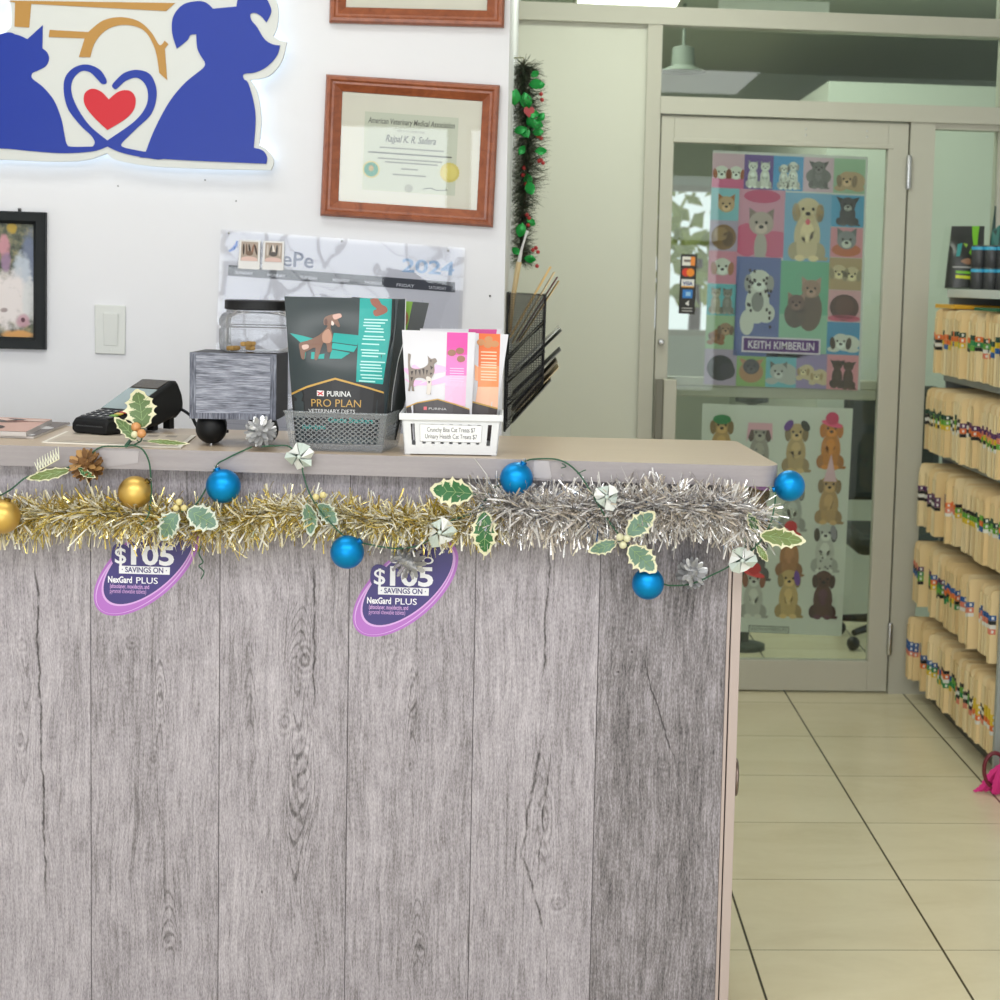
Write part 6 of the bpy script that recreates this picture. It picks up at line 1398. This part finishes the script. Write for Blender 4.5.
# ---- on the shelf top: bag and cans
bp = onX((942, 288), SX+.03); FB = mat('black_bag_film', (44, 46, 44), .3, 0, .6)
YB = bp.y
C = [onY(p, YB) for p in [(953, 226), (986, 226), (981, 287), (945, 287)]]
C = [Vector((v.x, v.y+(.02 if i < 2 else 0), v.z)) for i, v in enumerate(C)]
for i in (2, 3): C[i].z = TOPZ+.004
bag = Bag('kibble_bag', 'black kibble bag with lime green trim on top of the file shelf', C, .07, FB, .7, wob=.001)
mb = MB(); LIME = (120, 190, 40)
bag.art(mb, [(.62, 0), (.84, 0), (.78, .35), (.6, .5), (.52, .44), (.66, .3)], LIME, 1); bag.art(mb, [(.2, .3), (.34, .28), (.26, .5), (.16, .5)], (50, 140, 140), 1)
bag.art(mb, [(.2, .73), (.78, .75), (.78, .79), (.2, .77)], LIME, 1); bag.art(mb, [(.2, .80), (.78, .82), (.78, .87), (.2, .85)], (206, 210, 40), 1); bag.art(mb, [(.1, .66), (.62, .67), (.62, .69), (.1, .68)], (176, 176, 170), 1)
bag.art(mb, [(.36, .28), (.5, .3), (.44, .36)], (140, 180, 60), 1); bag.art(mb, smooth_outline([(.3, .58), (.5, .53), (.66, .6), (.5, .63)], 3), (150, 110, 80), 1)
mb.build('printed_front', bag.t)
CAN = mat('dark_can_label', (62, 62, 64), .35); CANB = mat('blue_can_label', (70, 170, 206), .35); CANR = mat('steel_can_rim', (150, 150, 150), .3, 1)
n = 0
for lay in (0, 1):
    for k, px in enumerate((977.5, 990.5, 1003)):
        b = onX((px, 288), SX+.05); rad = .028
        c = onY((px, 288), YB-.06-.03*k); c = Vector((c.x+.0, c.y, TOPZ+.001+lay*.082))
        t = thing('food_can', ('lower' if lay == 0 else 'upper')+' '+('left hand', 'middle', 'right hand')[k]+' dark pet food can with a blue band stacked on the shelf top', 'can', c, group='stacked pet food cans')
        MB().lathe([(rad*.95, 0), (rad, .002), (rad, .078), (rad*.95, .08), (rad*.9, .078)], c, CAN, seg=24).build('can_body', t)
        MB().lathe([(rad*1.004, .064), (rad*1.008, .065), (rad*1.008, .075), (rad*1.004, .076)], c, CANB, seg=24).build('blue_band', t, label='bright blue band')
        MB().lathe([(rad*.96, .0785), (rad*1.0, .080), (rad*.97, .0812), (rad*.93, .080)], c, CANR, seg=24).build('rim', t)
# tray of more bags leaning at the right edge
c0 = onY((989, 245), YB+.05); 
C = [onY(p, YB+.05) for p in [(995, 206), (1030, 204), (1024, 288), (984, 288)]]
for i in (2, 3): C[i].z = TOPZ+.004
bag2 = Bag('kibble_bag', 'dark green kibble bag leaning behind the cans at the right edge of the photo', C, .06, mat('dark_green_bag', (34, 66, 62), .3), .7)
mb = MB(); bag2.art(mb, [(.0, .3), (.2, .2), (.16, .6), (0, .72)], (60, 120, 112), 1); bag2.art(mb, [(.1, .05), (.4, .02), (.4, .12), (.1, .14)], (150, 160, 160), 1); mb.build('printed_front', bag2.t)
# ---- pink feather toy on the floor
ft = thing('feather_toy', 'bright pink feather toy with a dark red ring lying on the floor by the shelf', 'toy', onZ((1000, 800), 0))
M_PF = mat('hot_pink_feather', (226, 52, 140), .6); M_DR = mat('dark_red_ring', (110, 30, 44), .4)
YF = 4.86
def fp(px, dy=0): return onY(px, YF+dy)
def feather(pts, wd, dy=0):
    P = catmull([fp(p, dy+.02*i) for i, p in enumerate(pts)], 8); mb = MB(); n = len(P); vs = []
    for i, p in enumerate(P):
        t = (P[min(i+1, n-1)]-P[max(i-1, 0)]).normalized(); s = t.cross(Vector((0, -1, 0))).normalized(); w = wd*math.sin(pi*(.06+.94*i/(n-1)))**.6*(1+.2*math.sin(i*2.1))+.001
        vs += [p-s*w+Vector((0, .004, 0)), p+Vector((0, -.003, 0)), p+s*w+Vector((0, .004, 0))]
    for v in vs: v.z = max(v.z, .004)
    mb.add(vs, [f for i in range(n-1) for f in ((3*i, 3*i+1, 3*i+4, 3*i+3), (3*i+1, 3*i+2, 3*i+5, 3*i+4))], M_PF, True); mb.tube(P, .0012, mat('feather_quill', (236, 120, 176), .5), 5, caps=False); return mb.build('feather', ft)
feather([(1004, 764), (992, 775), (983, 788), (973, 793)], .012); feather([(1006, 768), (996, 780), (988, 790), (982, 794)], .011, .01); feather([(1003, 762), (999, 778), (996, 792), (996, 806)], .013, -.02); feather([(1012, 764), (1006, 782), (1003, 796), (1002, 806)], .014, -.01); feather([(1014, 766), (1016, 784), (1013, 800)], .014); feather([(1002, 758), (1010, 775), (1009, 798)], .016, .02)
ring = [fp((995+11*math.cos(a), 770+17*math.sin(a)), .03) for a in [2*pi*k/24 for k in range(24)]]
MB().tube(ring, .0065, M_DR, 10, True).build('ring', ft, label='dark red plastic ring')
MB().tube([fp((1002, 760), .03), fp((1012, 745), .05), fp((1030, 738), .08)], .008, M_DR, 8).build('stick', ft)
# ================================================================ light
def area(name, loc, rot, sx, sy, power, col=(255, 255, 255)):
    l = bpy.data.lights.new(name, 'AREA'); l.shape = 'RECTANGLE'; l.size = sx; l.size_y = sy; l.energy = power; l.color = lin(col)[:3]
    o = bpy.data.objects.new(name, l); COL.objects.link(o); o.location = loc; o.rotation_euler = rot; return o
KW, KC1, KC2, KC3, KR = .46, 1.3, .5, 1.25, 1.1
for i, w in enumerate(wins):
    area('daylight_%d' % i, ((w[0]+w[1])/2, FY-.15, (w[2]+w[3])/2), (pi/2, 0, 0), w[1]-w[0], w[3]-w[2], (62, 58, 46, 40)[i]*KW, (244, 250, 255))
for i, (x, y) in enumerate(((-1.2, .9), (.6, .9))):
    area('ceiling_lamp_%d' % i, (x, y, CEIL-.02), (0, 0, 0), 1.7, 1.3, 30*KC1, (250, 250, 252))
area('ceiling_lamp_wall', (-.9, 3.3, CEIL-.02), (0, 0, 0), 1.6, .4, 20*KC2, (250, 252, 250))
area('ceiling_lamp_door', (.35, 5.2, CEIL-.02), (0, 0, 0), 1.1, .5, 14*KC3, (244, 252, 238))
for i, (x, y) in enumerate(((1.0, 6.8),)):
    area('rear_fill_light_%d' % i, (x, y, CEIL-.02), (0, 0, 0), 1.2, .5, 14*KR, (245, 255, 245))  # added fill, kept out of view, brightens the room behind the door
w = bpy.data.worlds.new('world'); scene.world = w; w.use_nodes = True
w.node_tree.nodes['Background'].inputs[0].default_value = (.9, .97, 1, 1); w.node_tree.nodes['Background'].inputs[1].default_value = 1.0
vs = scene.view_settings; vs.view_transform = 'Standard'; vs.look = 'None'; vs.exposure = 0.0; vs.gamma = 1; vs.use_curve_mapping = False
scene.cycles.use_denoising = True
scene.cycles.max_bounces = 8; scene.cycles.transparent_max_bounces = 16
